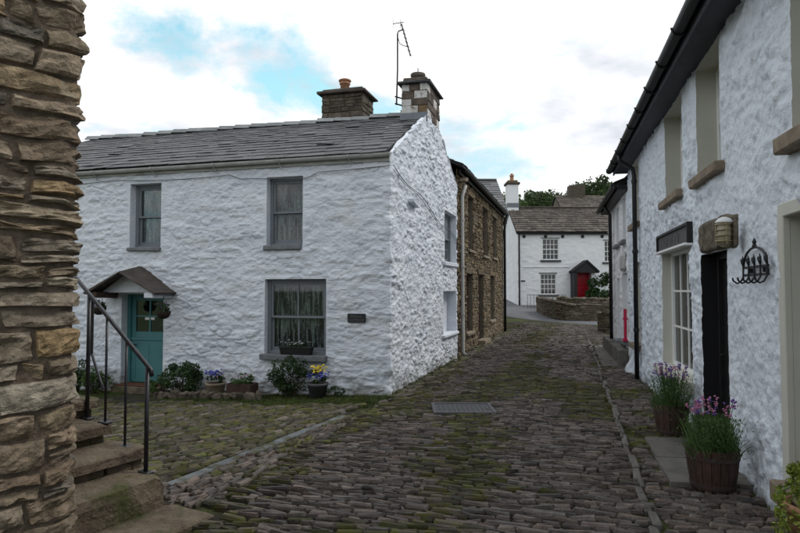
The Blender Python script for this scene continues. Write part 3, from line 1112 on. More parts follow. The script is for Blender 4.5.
def slate_roof(roof, P0, a, b, La, Lb, g0, g1_, wr, th, matl, maxparts, keep=None, dist=None):
    """courses from the eave (P0) up the slope: a along the eave, b up the slope"""
    a, b = np.asarray(a, float), np.asarray(b, float)
    nrm = np.cross(a, b)
    nrm /= np.linalg.norm(nrm)
    if nrm[2] < 0:
        nrm = -nrm
    items, y, row = [], 0.0, 0
    while y < Lb - .03:
        g = g0 + (g1_ - g0) * y / Lb
        x = -random.uniform(0, wr[0])
        while x < La:
            w = random.uniform(*wr)
            xa, xb = max(0, x), min(La, x + w)
            x += w
            if xb - xa < .05:
                continue
            ln = min(g * 1.75, Lb - y)
            til = math.atan2(th * 1.15, g) + random.gauss(0, .008)
            lift = th * 1.2 + abs(random.gauss(0, .003))
            if random.random() < .02:
                lift += .012
            b2 = b * math.cos(til) - nrm * math.sin(til)
            n2 = b * math.sin(til) + nrm * math.cos(til)
            low = np.asarray(P0) + a * (xa + xb) / 2 + b * (y + random.gauss(0, .006)) + nrm * (lift + th * .4)
            c = low + b2 * ln / 2
            items.append((c, a, b2, n2, (xb - xa) * .985, ln, th * random.uniform(.8, 1.3), random.randrange(5)))
        y += g
        row += 1
    items.sort(key=lambda it: np.linalg.norm(it[0] - v3(0, 0, EYE)))
    off = WPOS[roof.name]
    q = MB()
    for k, (c, a_, b_, n_, w, ln, t_, var) in enumerate(items):
        if k < maxparts:
            key = (matl.name, var)
            if key not in SLATE_ME:
                me = bpy.data.meshes.new('slate')
                me.from_pydata(SLATE_V[var].tolist(), [], BOXF)
                me.materials.append(matl)
                SLATE_ME[key] = me
            o = bpy.data.objects.new('slate', SLATE_ME[key])
            COL.objects.link(o)
            o.parent = roof
            mw = np.eye(4)
            mw[:3, 0], mw[:3, 1], mw[:3, 2], mw[:3, 3] = a_ * w, b_ * ln, n_ * t_, c - off
            o.matrix_local = Matrix(mw.tolist())
        else:
            V = SLATE_V[var]
            q.add(c + V[:, 0:1] * a_ * w + V[:, 1:2] * b_ * ln + V[:, 2:3] * n_ * t_, BOXF)
    if q.n:
        q.build('slate_courses', matl, roof, kind='stuff')


def patch_stone(q, o, u, v, nrm, s0, s1, z0, z1, proud, bev=.012, jit=.006, base=-.03, mi=0):
    P = [(s0, z0), (s1, z0), (s1, z1), (s0, z1)]
    V = []
    cs, cz = (s0 + s1) / 2, (z0 + z1) / 2
    jj = [(random.gauss(0, jit), random.gauss(0, jit)) for _ in P]
    for lvl in range(3):
        for (s_, z_), (ja, jb) in zip(P, jj):
            bb = min(bev, (s1 - s0) * .3, (z1 - z0) * .3) if lvl == 2 else 0
            ss_ = s_ + ja - math.copysign(bb, s_ - cs)
            zz_ = z_ + jb - math.copysign(bb, z_ - cz)
            d = (base, proud - bev * .8, proud + random.gauss(0, jit * .7))[lvl]
            V.append(o + u * ss_ + v * zz_ + nrm * d)
    fs = SF if np.dot(np.cross(u, v), nrm) > 0 else [f[::-1] for f in SF]
    q.add(V, fs, mi)


def courses(s0, s1, z0, z1, rowh, stw, holes=(), gap=.012, top=None):
    out, z = [], z0
    while z < z1 - .02:
        h = min(random.uniform(*rowh), z1 - z)
        s_ = s0 - random.uniform(0, stw[0])
        while s_ < s1:
            w = random.uniform(*stw) * (1.2 if h > sum(rowh) / 2 else .9)
            segs = [(max(s0, s_), min(s1, s_ + w))]
            for hh in holes:
                if z + h > hh[2] + .02 and z < hh[3] - .02:
                    new = []
                    for a_, b_ in segs:
                        if b_ <= hh[0] or a_ >= hh[1]:
                            new.append((a_, b_))
                        else:
                            if a_ < hh[0]:
                                new.append((a_, hh[0]))
                            if b_ > hh[1]:
                                new.append((hh[1], b_))
                    segs = new
            for a_, b_ in segs:
                if b_ - a_ > .05 and (top is None or z + h <= top((a_ + b_) / 2)):
                    out.append((a_ + gap / 2, b_ - gap / 2, z + gap / 2, z + h - gap / 2))
            s_ += w
        z += h
    return out


# foliage -----------------------------------------------------------
def leaves(pts, size, up=.3, n2=2, asp=.55):
    """leaf quads at points; returns verts, faces"""
    n_ = len(pts)
    d = rng.normal(0, 1, (n_, 3))
    d[:, 2] += up
    d /= np.linalg.norm(d, axis=1, keepdims=True)
    e = np.cross(d, rng.normal(0, 1, (n_, 3)))
    e /= np.linalg.norm(e, axis=1, keepdims=True) + 1e-9
    nn = np.cross(d, e)
    s_ = size * rng.uniform(.6, 1.3, (n_, 1))
    V = np.stack([pts - d * s_ * .5, pts + e * s_ * asp * .5 + nn * s_ * .08, pts + d * s_ * .5, pts - e * s_ * asp * .5 + nn * s_ * .08], 1).reshape(-1, 3)
    F = np.arange(n_ * 4).reshape(-1, 4)
    return V, F


def clump_pts(n_, centre, rad, nclump, cr, seed=None):
    """points scattered in lumps through an ellipsoid"""
    cs = rng.normal(0, 1, (nclump, 3))
    cs /= np.linalg.norm(cs, axis=1, keepdims=True)
    cs *= rng.uniform(.35, 1.0, (nclump, 1)) ** .5
    cs = cs * np.array(rad) * .82
    w = rng.integers(0, nclump, n_)
    p = rng.normal(0, 1, (n_, 3))
    p /= np.linalg.norm(p, axis=1, keepdims=True)
    p *= rng.uniform(.2, 1, (n_, 1)) ** .4
    sc = rng.uniform(.6, 1.25, nclump)[w][:, None]
    return np.array(centre) + cs[w] + p * cr * sc * np.array([1, 1, .75]), np.array(centre) + cs


def blades(q, base, n_, spread, h, w=.006, lean=.25, mi=0, hj=.35):
    for _ in range(n_):
        th, rr = random.uniform(0, 2 * math.pi), spread * math.sqrt(random.random())
        p = np.array(base) + v3(math.cos(th) * rr, math.sin(th) * rr, 0)
        hh = h * random.uniform(1 - hj, 1 + hj * .5)
        dr = v3(math.cos(th), math.sin(th), 0) * lean * rr / max(spread, .01) + v3(random.gauss(0, .12), random.gauss(0, .12), 0)
        s_ = v3(-math.sin(th + 1), math.cos(th + 1), 0) * w
        m_ = p + UP * hh * .55 + dr * hh * .4
        t_ = p + UP * hh * .97 + dr * hh
        q.add([p - s_, p + s_, m_ + s_ * .8, m_ - s_ * .8, t_], [(0, 1, 2, 3), (3, 2, 4)], mi)


def blossoms(q, pts, r):
    V0 = np.array([(1, 0, 0), (0, 1, 0), (-1, 0, 0), (0, -1, 0), (0, 0, .8), (0, 0, -.8)], float)
    F0 = [(0, 1, 4), (1, 2, 4), (2, 3, 4), (3, 0, 4), (1, 0, 5), (2, 1, 5), (3, 2, 5), (0, 3, 5)]
    for p in pts:
        q.add(np.array(p) + V0 * r * random.uniform(.6, 1.2), F0)


# ================================================================== LEFT COTTAGE
gA = g1(*A)
cot = thing('cottage', (A[0], A[1], gA), 'white limewashed rubble cottage with teal door, slate roof and gable chimney', 'house')
EAVE, RIDGE, APEX_T, DEPTH, LEN = 4.06, 5.70, 3.2, 6.0, 9.2


def fhole(px0, px1, yt, yb, dep, m_, wall):
    a = sorted((wall.at(px0, (yt + yb) / 2)[0], wall.at(px1, (yt + yb) / 2)[0]))
    pm = (px0 + px1) / 2
    return [a[0], a[1], wall.at(pm, yb)[1], wall.at(pm, yt)[1], dep, m_]


h_ul = fhole(130, 161, 183.5, 248, .30, M['white'], FW)
h_ur = fhole(266.6, 302.7, 176.6, 246, .30, M['white'], FW)
h_lo = fhole(264.6, 326, 279, 355.5, .26, M['white'], FW)
h_dr = fhole(121, 163, 294, 391, .36, M['white'], FW)
fholes = [h_ul, h_ur, h_lo, h_dr]
relief('front_wall', FW, 0, LEN, -.6, EAVE + .05, .020, voro_h(3, .31, .092, .015, .015, .26, .020, .026, wob=.07), fholes, M['white'], cot, corner=True)


def gtop(S):
    S = np.asarray(S, float)
    return np.where(S < APEX_T, EAVE + .06 + (5.86 - EAVE - .06) * S / APEX_T, 5.86 + (4.55 - 5.86) * (S - APEX_T) / (DEPTH - APEX_T))


h_gu = fhole(444.6, 456.3, 213, 263, .32, M['white'], GW)
h_gl = fhole(443.4, 456.3, 291, 333.5, .30, M['white'], GW)
gholes = [h_gu, h_gl]
relief('gable_wall', GW, 0, DEPTH, -.6, 5.9, .018, voro_h(8, .25, .090, .018, .020, .30, .020, .034, wob=.08), gholes, M['white'], cot, top=gtop, corner=True)
# coping thickness of the gable and hidden walls
q = MB()
prof = [GW.pt(0, -.6), GW.pt(0, EAVE), GW.pt(APEX_T, 5.80), GW.pt(DEPTH, 4.50), GW.pt(DEPTH, -.6)]
q.prism([p - GW.n * .10 for p in [GW.pt(.05, EAVE - .10), GW.pt(APEX_T, 5.66), GW.pt(DEPTH, 4.40), GW.pt(DEPTH, 4.2), GW.pt(APEX_T, 5.4), GW.pt(.05, EAVE - .3)]], v3(*(fu * .25), 0))
q.prism([p + v3(*(fu * (LEN - .3)), -.22) for p in prof], v3(*(fu * .3), 0))
FWb = Wall(A + gu * DEPTH, fu, gu)
FWb.box(q, .3, LEN - .3, -.6, 4.45, -.3, 0)
q.build('rear_wall', M['white'], cot)
q = MB()
ip = [(.55, -.4), (.55, 3.95), (APEX_T, 5.3), (5.6, 4.3), (5.6, -.4)]
q.prism([v3(*(np.array(A) + gu * t_ + fu * .55), z_) for t_, z_ in ip], v3(*(fu * (LEN - 1.1)), 0))
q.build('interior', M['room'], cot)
# raised coping of the gable under the verge
for ta, tb in ((0.0, 2.66), (3.86, 6.0)):
    for k in range(int((tb - ta) / .3)):
        t0 = ta + k * .3
        c0 = GW.pt(t0, float(gtop(t0)) - .014, -.035)
        c1 = GW.pt(t0 + .29, float(gtop(t0 + .29)) - .014, -.035)
        MB().cbox((c0 + c1) / 2, (c1 - c0) / 2, GW.n * random.uniform(.03, .05), UP * .022, .014, .012).build('coping_stone', M['white'], cot)

# roof
eaveP = FW.pt(.07, EAVE + .03, .16)
RP = v3(*(np.array(A) + gu * APEX_T + fu * .07), RIDGE)
RW_PLACE = None
bvec = RP - eaveP
Lb = np.linalg.norm(bvec)
bvec /= Lb
avec = v3(*fu, 0)
bvec = bvec - avec * np.dot(avec, bvec)
bvec /= np.linalg.norm(bvec)
nrm = np.cross(bvec, avec)
nrm = nrm if nrm[2] > 0 else -nrm
q = MB()
P = [eaveP, eaveP + avec * (LEN - .05), eaveP + avec * (LEN - .05) + bvec * Lb, eaveP + bvec * Lb]
q.prism([p - nrm * .05 for p in P], nrm * .05)
ridge0 = P[3]
back = [P[3], P[2], v3(*(np.array(A) + gu * (DEPTH + .15) + fu * (LEN)), 4.42), v3(*(np.array(A) + gu * (DEPTH + .15) + fu * .12), 4.42)]
q.prism([p - UP * .05 for p in back], UP * .05)
roof = q.build('roof', M['underlay'], cot)
slate_roof(roof, eaveP, avec, bvec, LEN - .05, Lb, .30, .19, (.24, .42), .011, M['slate'], 300)
bb = (back[3] - back[0]) / np.linalg.norm(back[3] - back[0])
slate_roof(roof, back[3], avec, -bb, LEN - .05, np.linalg.norm(back[3] - back[0]), .3, .2, (.28, .45), .012, M['slate'], 0)
# ridge tiles
x = .55
while x < LEN:
    l = .44
    c = ridge0 + avec * (x + l / 2 - .12) + UP * .055
    q = MB()
    pr = [(-.15, -.075), (-.05, .03), (0, .045), (.05, .03), (.15, -.075), (.13, -.085), (0, .02), (-.13, -.085)]
    tl = random.gauss(0, .008)
    q.prism([c - avec * (l / 2 - .006) + v3(*gu, 0) * s_ + UP * (z_ + tl) for s_, z_ in pr], avec * (l - .012) + UP * (.022 + random.gauss(0, .004)))
    q.build('ridge_tile', M['slate_edge'], roof)
    x += l
# a slipped slate with its mortar streak
for (sx, up_) in ((6.55, 1.35), (1.45, .95)):
    MB().cbox(eaveP + avec * sx + bvec * up_ + nrm * .05, avec * .19 + bvec * .05, bvec * .05, nrm * .012, .004, .004).build('slipped_slate', M['slate'], roof)

# gutter and brackets
q = MB()
half_gutter(q, FW.pt(-.02, EAVE + .035, .11), FW.pt(LEN, EAVE + .005, .11), FW.n, .062)
gut = q.build('gutter', M['gutter_pale'], cot)
q = MB()
FW.box(q, 0.02, LEN - .02, EAVE - .09, EAVE + .02, .005, .035, .005)
q.build('fascia_board', M['gutter_pale'], cot)
for k in range(7):
    s_ = .75 + k * 1.35
    q = MB()
    zc = EAVE + .03 - .03 * s_ / LEN
    q.tube([FW.pt(s_, zc - .16, .035), FW.pt(s_, zc - .09, .05), FW.pt(s_, zc - .068, .11), FW.pt(s_, zc - .03, .176), FW.pt(s_, zc + .01, .18)], .012, 6)
    q.build('gutter_bracket', M['gutter_pale'], gut)
q = MB()                                      # telephone wire clipped under the eaves and over the gable
pts = [FW.pt(s_, EAVE - .17 - .05 * abs(math.sin(s_ * 1.1)) - (0.1 if 1.5 < s_ < 3 else 0), .03) for s_ in np.linspace(8.8, .0, 40)]
q.tube(pts, .007, 5)
pts = [GW.pt(s_, EAVE - .16 - s_ * .155 - .06 * math.sin(s_ * 2.2), .045) for s_ in np.linspace(0, DEPTH - .3, 26)]
q.tube(pts, .008, 5)
pts = [GW.pt(s_, EAVE - .22 - s_ * .155 - .05 * math.sin(s_ * 2.2 + .5), .045) for s_ in np.linspace(0, DEPTH - .3, 26)]
q.tube(pts, .006, 5)
q.build('telephone_wire', M['slate_sill'], cot)


def sill(root, wall, px0, px1, yt, yb, o1, m_, par=None, b=.012):
    a0, a1 = sorted((wall.at(px0, yt)[0], wall.at(px1, yt)[0]))
    z1, z0 = wall.at((px0 + px1) / 2, yt)[1], wall.at((px0 + px1) / 2, yb, o1)[1]
    q = MB()
    z0 = min(z0, z1 - .045)
    c = wall.pt((a0 + a1) / 2, (z0 + z1) / 2, (o1 - .22) / 2)
    q.cbox(c, wall.u * (a1 - a0) / 2, wall.n * (o1 + .22) / 2, UP * (z1 - z0) / 2, b, .004)
    return q.build('sill', m_, par or root)


w1 = sash_window(cot, FW, h_ul[0], h_ul[1], h_ul[2] + .0, h_ul[3], .17, M['grey_frame'], (1, 1), (1, 1))
sill(cot, FW, 128, 161, 247.5, 251, .06, M['slate_sill'], w1)
w2 = sash_window(cot, FW, h_ur[0], h_ur[1], h_ur[2], h_ur[3], .15, M['grey_frame'], (1, 1), (1, 1))
sill(cot, FW, 264, 302, 245.5, 249.5, .06, M['slate_sill'], w2)
w3 = sash_window(cot, FW, h_lo[0], h_lo[1], h_lo[2], h_lo[3], .12, M['grey_frame'], (2, 1), (2, 1), fw=.075)
sill(cot, FW, 262, 327.5, 355, 361.5, .11, M['slate_sill'], w3)
# gable windows
w4 = sash_window(cot, GW, h_gu[0], h_gu[1], h_gu[2], h_gu[3], .16, M['grey_frame'], (2, 2), (2, 2), lace=False)
sill(cot, GW, 443.6, 457, 262.5, 266, .05, M['white'], w4)
q = MB()
GW.box(q, h_gl[0] - .02, h_gl[1] + .02, h_gl[2] - .02, h_gl[3] + .02, -.34, -.24)
blk = q.build('blocked_opening', M['white'], cot)
sill(cot, GW, 442.6, 457, 333, 337, .06, M['white'], blk)
# small stone ledge left on the gable
a_, z_ = GW.at(412, 203.5)
MB().cbox(GW.pt(a_, z_, .03), GW.u * .22 - UP * .035, GW.n * .07, UP * .035, .012, .008).build('stone_ledge', M['white'], cot)

# door: teal stable door with four small panes
dz0 = g1(*(np.array(A) + fu * (h_dr[0] + h_dr[1]) / 2)) + .10
da0, da1 = h_dr[0], h_dr[1]
q = MB()
o_d = -.20
FW.box(q, da0 - .02, da0 + .05, dz0 - .1, h_dr[3] + .02, o_d - .08, o_d + .03, .004)
FW.box(q, da1 - .07, da1 + .02, dz0 - .1, h_dr[3] + .02, o_d - .08, o_d + .03, .004)
FW.box(q, da0 + .05, da1 - .07, h_dr[3] - .04, h_dr[3] + .02, o_d - .08, o_d + .028, .004)
door = q.build('door', M['teal'], cot)
la0, la1 = da0 + .055, da1 - .075
zt_, zmid = h_dr[3] - .045, dz0 + (h_dr[3] - dz0) * .50
q = MB()
FW.box(q, la0, la1, dz0 + .02, zmid - .01, o_d - .06, o_d - .01, .006)
for s_ in (la0 + .10, (la0 + la1) / 2, la1 - .10):
    FW.box(q, s_ - .003, s_ + .003, dz0 + .10, zmid - .1, o_d - .012, o_d - .004)
q.build('lower_leaf', M['teal'], door)
q = MB()
ring(q, FW, la0, la1, zmid + .004, zt_, .09, o_d - .06, o_d - .012, .13)
q.build('upper_leaf', M['teal'], door)
glaze(door, FW, la0 + .09, la1 - .09, zmid + .134, zt_ - .09, o_d - .035, 2, 2, .03, M['teal'])
q = MB()
FW.box(q, la0 - .02, la1 + .02, zmid - .035, zmid + .02, o_d - .012, o_d + .012, .006)
q.build('weather_rail', M['teal'], door)
q = MB()
FW.box(q, (la0 + la1) / 2 - .1, (la0 + la1) / 2 + .12, zmid + .37, zmid + .42, o_d - .030, o_d - .026)
q.build('card_notice', M['offwhite'], door)
q = MB()
c = FW.pt(la1 - .07, zmid - .12, o_d + .0)
q.tube([c, c + FW.n * .05, c + FW.n * .05 - FW.u * .09], .011, 6)
q.build('handle', M['black_iron'], door)
q = MB()
FW.box(q, h_dr[0] - .05, h_dr[1] + .05, dz0 - .35, dz0, -.34, .22, .015)
q.build('doorstep', M['step'], cot)
mt = thing('doormat', FW.pt((la0 + la1) / 2, dz0, .02), 'reddish coir doormat on the step below the teal door', 'doormat')
q = MB()
FW.box(q, la0 - .02, la1 + .05, dz0 + .001, dz0 + .022, -.16, .19, .006)
q.build('mat_pile', M['doormat'], mt)
q = MB()
ring(q, FW, la0 - .03, la1 + .06, 0, 0.001, .02, 0, .01) if False else FW.box(q, la0 - .03, la1 + .06, dz0 + .001, dz0 + .016, .19, .205, .004)
q.build('mat_border', M['barrel'], mt)

# porch canopy: two stone slabs leaning together
ap_s, ap_z = FW.at(141, 267.5)
er_s, er_z = FW.at(175, 294)
halfw = ap_s - er_s
PO = .62
can = []
q = MB()
for sgn in (1, -1):
    w_ = halfw if sgn < 0 else halfw * .98
    E0, E1 = FW.pt(ap_s + sgn * w_, er_z, 0), FW.pt(ap_s, ap_z, 0)
    dn = np.cross(E1 - E0, FW.n)
    dn /= np.linalg.norm(dn)
    dn = dn if dn[2] > 0 else -dn
    slab = MB()
    c = (E0 + E1) / 2 + FW.n * (PO / 2 - .05) + dn * .02
    slab.cbox(c, (E1 - E0) / 2 * 1.02, FW.n * (PO / 2 + .05), dn * .028, .010, .006)
    for V_ in slab.v:                                          # ridge dips towards the street
        o_ = (V_ - FW.O) @ FW.n
        V_[:, 2] -= np.clip(o_ / PO, 0, 1.2) * .12 * np.clip((V_[:, 2] - er_z) / (ap_z - er_z), 0, 1.1)
    can.append(slab)
canopy = can[0].build('canopy_slab', M['slate_old'], cot)
canopy2 = can[1].build('canopy_slab', M['slate_old'], cot)
q = MB()                                      # plastered cheeks carrying the canopy
tri = [FW.pt(ap_s - halfw * .86, er_z + .03, -.02), FW.pt(ap_s + halfw * .86, er_z + .03, -.02), FW.pt(ap_s, ap_z - .05, -.02)]
q.prism([p + FW.n * 0 for p in tri], FW.n * .30)
q.build('canopy_gable', M['white'], cot)
for sgn, px in ((1, 108), (-1, 163)):
    s_ = ap_s + sgn * halfw * .80
    q = MB()
    q.cbox(FW.pt(s_, er_z - .02, .28), FW.u * .10, FW.n * .30, UP * .055, .012, .004)
    q.build('canopy_bracket', M['brown_wood'] if sgn > 0 else M['white'], cot)

# house name plate
a_, z_ = FW.at(357, 318)
npl = thing('name_plate', FW.pt(a_, z_ - .08, .02), 'small dark slate house name plate on the white front wall', 'sign')
q = MB()
FW.box(q, a_ - .165, a_ + .165, z_ - .078, z_ + .078, -.01, .04, .005)
q.build('plate', mat('name_slate', (0.016, 0.017, 0.019), (0.03, 0.031, 0.034), .5, 20), npl)


def letters(body, wall, a, z, o, h, m_, parent, name='lettering', flip=-1, stretch=1.0):
    cu_ = bpy.data.curves.new(name, 'FONT')
    cu_.body = body
    cu_.size = h
    cu_.align_x = 'CENTER'
    cu_.extrude = .0015
    tmp = bpy.data.objects.new(name, cu_)
    COL.objects.link(tmp)
    dg = bpy.context.evaluated_depsgraph_get()
    dg.update()
    me = tmp.evaluated_get(dg).to_mesh()
    V = np.array([v.co[:] for v in me.vertices])
    F = [tuple(p.vertices) for p in me.polygons]
    tmp.evaluated_get(dg).to_mesh_clear()
    bpy.data.objects.remove(tmp)
    bpy.data.curves.remove(cu_)
    W = wall.pt(a, z, o) + flip * wall.u * (V[:, 0:1] * stretch) + UP * V[:, 1:2] + wall.n * V[:, 2:3]
    return mesh_obj(name, W, F, m_, parent)


M['letter_grey'] = mat('letter_grey', (0.12, 0.12, 0.125), rough=.7)
letters('COTTAGE', FW, a_, z_ - .055, .041, .062, M['letter_grey'], npl)
q = MB()
for k in range(7):                            # first line is too worn to read: uneven strokes
    hgt = (.040, .036, .040, .028, .034, .026, .032)[k]
    FW.box(q, a_ + .095 - k * .03 - .006, a_ + .095 - k * .03 + .006, z_ + .012, z_ + .012 + hgt, .0402, .042)
q.build('worn_lettering', M['letter_grey'], npl)

# ---- gable chimney
ch_s0, ch_s1, ch_t0, ch_t1 = .0, .58, 2.68, 3.84
cb = lambda s_, t_, z_: v3(*(np.array(A) + fu * s_ + gu * t_), z_)
q = MB()
q.prism([cb(ch_s0 + .02, ch_t0 + .02, 5.2), cb(ch_s1 - .02, ch_t0 + .02, 5.2), cb(ch_s1 - .02, ch_t1 - .02, 5.2), cb(ch_s0 + .02, ch_t1 - .02, 5.2)], UP * 1.06)
chim = q.build('chimney', M['mortar'], cot)
CZ = 6.27
cmats = ['chimney_white', 'chimney_red', 'chimney_brown', 'chimney_red', 'chimney_white']
faces = [(cb(ch_s0, ch_t0, 0), v3(*fu, 0), -v3(*gu, 0), ch_s1 - ch_s0), (cb(ch_s0, ch_t0, 0), v3(*gu, 0), -v3(*fu, 0), ch_t1 - ch_t0),
         (cb(ch_s1, ch_t0, 0), v3(*gu, 0), v3(*fu, 0), ch_t1 - ch_t0), (cb(ch_s0, ch_t1, 0), v3(*fu, 0), v3(*gu, 0), ch_s1 - ch_s0)]
hand = {0: [('chimney_tan', 'chimney_white'), ('chimney_red', 'chimney_white'), ('chimney_white', 'chimney_red'), ('chimney_white', 'chimney_red', 'chimney_white')]}
for fi, (o_, u_, n_, ln) in enumerate(faces):
    zrow = [5.61, 5.78, 5.94, 6.11, CZ] if fi in (0, 3) else [5.52, 5.71, 5.88, 6.09, CZ]
    for r_ in range(4):
        if fi == 0:
            cuts = [(0, .36, 1), (0, .62, 1), (0, .52, 1), (0, .3, .68, 1)][r_]
        else:
            nn_ = max(2, int(ln / .27))
            cuts = [0] + sorted(min(.93, max(.07, (k + random.uniform(-.25, .25)) / nn_)) for k in range(1, nn_)) + [1]
        for k in range(len(cuts) - 1):
            mm_ = hand[0][r_][k] if fi == 0 else random.choice(cmats)
            q = MB()
            patch_stone(q, o_, u_, UP, n_, cuts[k] * ln + .006, cuts[k + 1] * ln - .006, zrow[r_] + .006, zrow[r_ + 1] - .006, random.uniform(.006, .022), .010, .005)
            q.build('chimney_stone', M[mm_], chim)
cmid = cb((ch_s0 + ch_s1) / 2, (ch_t0 + ch_t1) / 2, 0)
FU3, GU3 = v3(*fu, 0), v3(*gu, 0)
MB().cbox(cmid + UP * (CZ + .025), FU3 * .38, GU3 * .68, UP * .022, .006, .006).build('chimney_cap', M['slate'], chim)
MB().cbox(cmid + UP * (CZ + .10), FU3 * .27, GU3 * .56, UP * .055, .015, .008).build('chimney_crown', M['chimney_red'], chim)
q = MB()
q.lathe(cmid - GU3 * .28 + UP * (CZ + .15), [(.11, 0), (.11, .06), (.15, .075), (.175, .13), (.165, .17), (.09, .19), (.03, .2)], 16)
q.build('chimney_cowl', M['slate_old'], chim, True)
MB().tube([cmid - GU3 * .28 + UP * (CZ + .34), cmid - GU3 * .28 + UP * (CZ + .46)], .012, 6).build('cowl_spike', M['black_iron'], chim)
# lead flashing at the foot
MB().cbox(cb((ch_s0 + ch_s1) / 2 + .01, ch_t0 - .035, 5.51), FU3 * .31, GU3 * .025, UP * .10, .006).build('lead_flashing', M['lead'], chim)
MB().cbox(cb(ch_s1 + .03, (ch_t0 + ch_t1) / 2, 5.62), FU3 * .012, GU3 * .55, UP * .10, .005).build('lead_flashing', M['lead'], chim)

# ---- rear chimney
rc = cb(1.42, 4.25, 0)
d_ = ray(348, 122)
tt = 15.6 / d_[1]
rc = v3(d_[0] * tt, 15.6, 0)
q = MB()
q.prism([rc + FU3 * i * .53 + GU3 * j * .40 + UP * 4.2 for i, j in ((-1, -1), (1, -1), (1, 1), (-1, 1))], UP * 2.60)
rch = q.build('chimney', M['mortar'], cot)
for o_, u_, n_, ln in ((rc + FU3 * .55 - GU3 * .42, -FU3, -GU3, 1.10), (rc - FU3 * .55 - GU3 * .42, GU3, -FU3, .84), (rc + FU3 * .55 - GU3 * .42, GU3, FU3, .84), (rc + FU3 * .55 + GU3 * .42, -FU3, GU3, 1.1)):
    q = MB()
    for s0, s1, z0, z1 in courses(0, ln, 5.1, 6.72, (.07, .14), (.14, .34)):
        patch_stone(q, o_, u_, UP, n_, s0, s1, z0, z1, random.uniform(-.005, .02), .012, .006)
    q.build('chimney_stonework', M['chimney_brown'], rch, kind='stuff')
MB().cbox(rc + UP * 6.77, FU3 * .66, GU3 * .52, UP * .035, .012, .008).build('chimney_cap', M['slate_old'], rch)
MB().cbox(rc + UP * 6.84, FU3 * .56, GU3 * .42, UP * .05, .03, .012).build('chimney_crown', M['chimney_brown'], rch)
q = MB()
pc_ = rc + FU3 * .09 + UP * 6.88
q.lathe(pc_, [(.125, 0), (.115, .22), (.14, .225), (.145, .27), (.115, .28), (.115, .30), (.165, .31), (.165, .34), (.10, .37)], 16)
q.build('chimney_pot', M['terracotta'], rch, True)

# ---- television aerial on the gable chimney
an_b = v3(*(ray(396.5, 105) * (13.25 / ray(396.5, 105)[1])))[:3] + v3(0, 0, EYE)
an_t = ray(397.5, 34) * (13.25 / ray(397.5, 34)[1]) + v3(0, 0, EYE)
ant = thing('television_aerial', an_b, 'tall thin television aerial mast clamped beside the gable chimney', 'aerial')
MB().tube([an_b, an_b * .5 + an_t * .5 + v3(.012, 0, 0), an_t], .018, 8).build('mast', M['black_iron'], ant)
for zoff in (.03, .19):
    p0 = an_b + UP * zoff
    q = MB()
    tgt = cb(ch_s1, ch_t0 + .25, p0[2])
    q.tube([p0 - v3(.03, 0, 0), p0 + (tgt - p0) * v3(1, 1, 0)], .016, 6)
    q.build('wall_bracket', M['black_iron'], ant)
top = an_t
bA = ray(401.5, 24) * (13.2 / ray(401.5, 24)[1]) + v3(0, 0, EYE)
bB = ray(410.5, 56) * (13.0 / ray(410.5, 56)[1]) + v3(0, 0, EYE)
MB().tube([bA, bB], .017, 6).build('boom', M['black_iron'], ant)
q = MB()
q.tube([top, top + v3(.02, 0, .06), bA + (bB - bA) * .18], .015, 6)
q.tube([top + v3(0, 0, -.05), top + v3(.05, 0, -.22), top + v3(.14, 0, -.27), bA + (bB - bA) * .72], .009, 6)
q.build('boom_arm', M['black_iron'], ant)
for k in range(7):
    p = bA + (bB - bA) * (.12 + .13 * k)
    MB().tube([p - v3(.05, .17, 0), p + v3(.05, .17, 0)], .005, 5).build('element', M['black_iron'], ant)
q = MB()
for dx in (-.17, .0):
    q.tube([bA + v3(dx - .02, 0, -.10), bA + v3(dx - .02, 0, .10)], .006, 5)
q.tube([bA + v3(-.19, 0, .0), bA + v3(.05, 0, .04)], .010, 5)
q.build('reflector', M['black_iron'], ant)

# ---- pale downpipe between cottage and brown house
dp = GW.s(459.5, 300)
q = MB()
gzz = g1(*(np.array(A) + gu * dp))
q.tube([GW.pt(dp + .25, 4.62, .14), GW.pt(dp + .15, 4.5, .12), GW.pt(dp, 4.3, .09), GW.pt(dp, gzz + .1, .09), GW.pt(dp, gzz + .02, .16)], .05, 10)
dpo = q.build('downpipe', M['gutter_pale'], cot, True)
for z_ in (1.0, 2.3, 3.6):
    MB().lathe(GW.pt(dp, z_, .09), [(.06, 0), (.062, .01), (.062, .06), (.06, .07)], 12).build('pipe_collar', M['gutter_pale'], dpo)

# ================================================================== BROWN RUBBLE HOUSE
B0, B1 = DEPTH + .02, GW.s(503, 300)
BE = 5.0
bpos = np.array(A) + gu * B0
bro = thing('rubble_house', (bpos[0], bpos[1], g1(*bpos)), 'tall brown rubble stone house joined to the white gable, narrow dark windows', 'house')
bh = []
for (x0, x1, yt, yb) in ((468, 473, 197, 250), (482.5, 487.8, 209, 256), (492.3, 496.6, 218, 258), (466.3, 472.5, 274, 332), (478.3, 483.2, 275, 344), (490.2, 494, 276, 320)):
    bh.append(fhole(x0, x1, yt, yb, .22, M['brown_mortar'], GW))
bh[4][2] = -.05
bwall = relief('street_wall', GW, B0, B1, -.6, BE, .09, lambda S, Z: -.012 + .01 * fbm(S * 3, Z * 4, 31, 2), bh, M['brown_mortar'], bro)
q = MB()
for s0, s1, z0, z1 in courses(B0, B1, -.25, BE, (.06, .14), (.10, .34), [(h[0], h[1], h[2], h[3]) for h in bh], .016):
    patch_stone(q, GW.O, GW.u, UP, GW.n, s0, s1, z0, z1, random.uniform(.0, .034), .016, .015)
q.build('rubble_stonework', M['brown_stone'], bwall, kind='stuff')
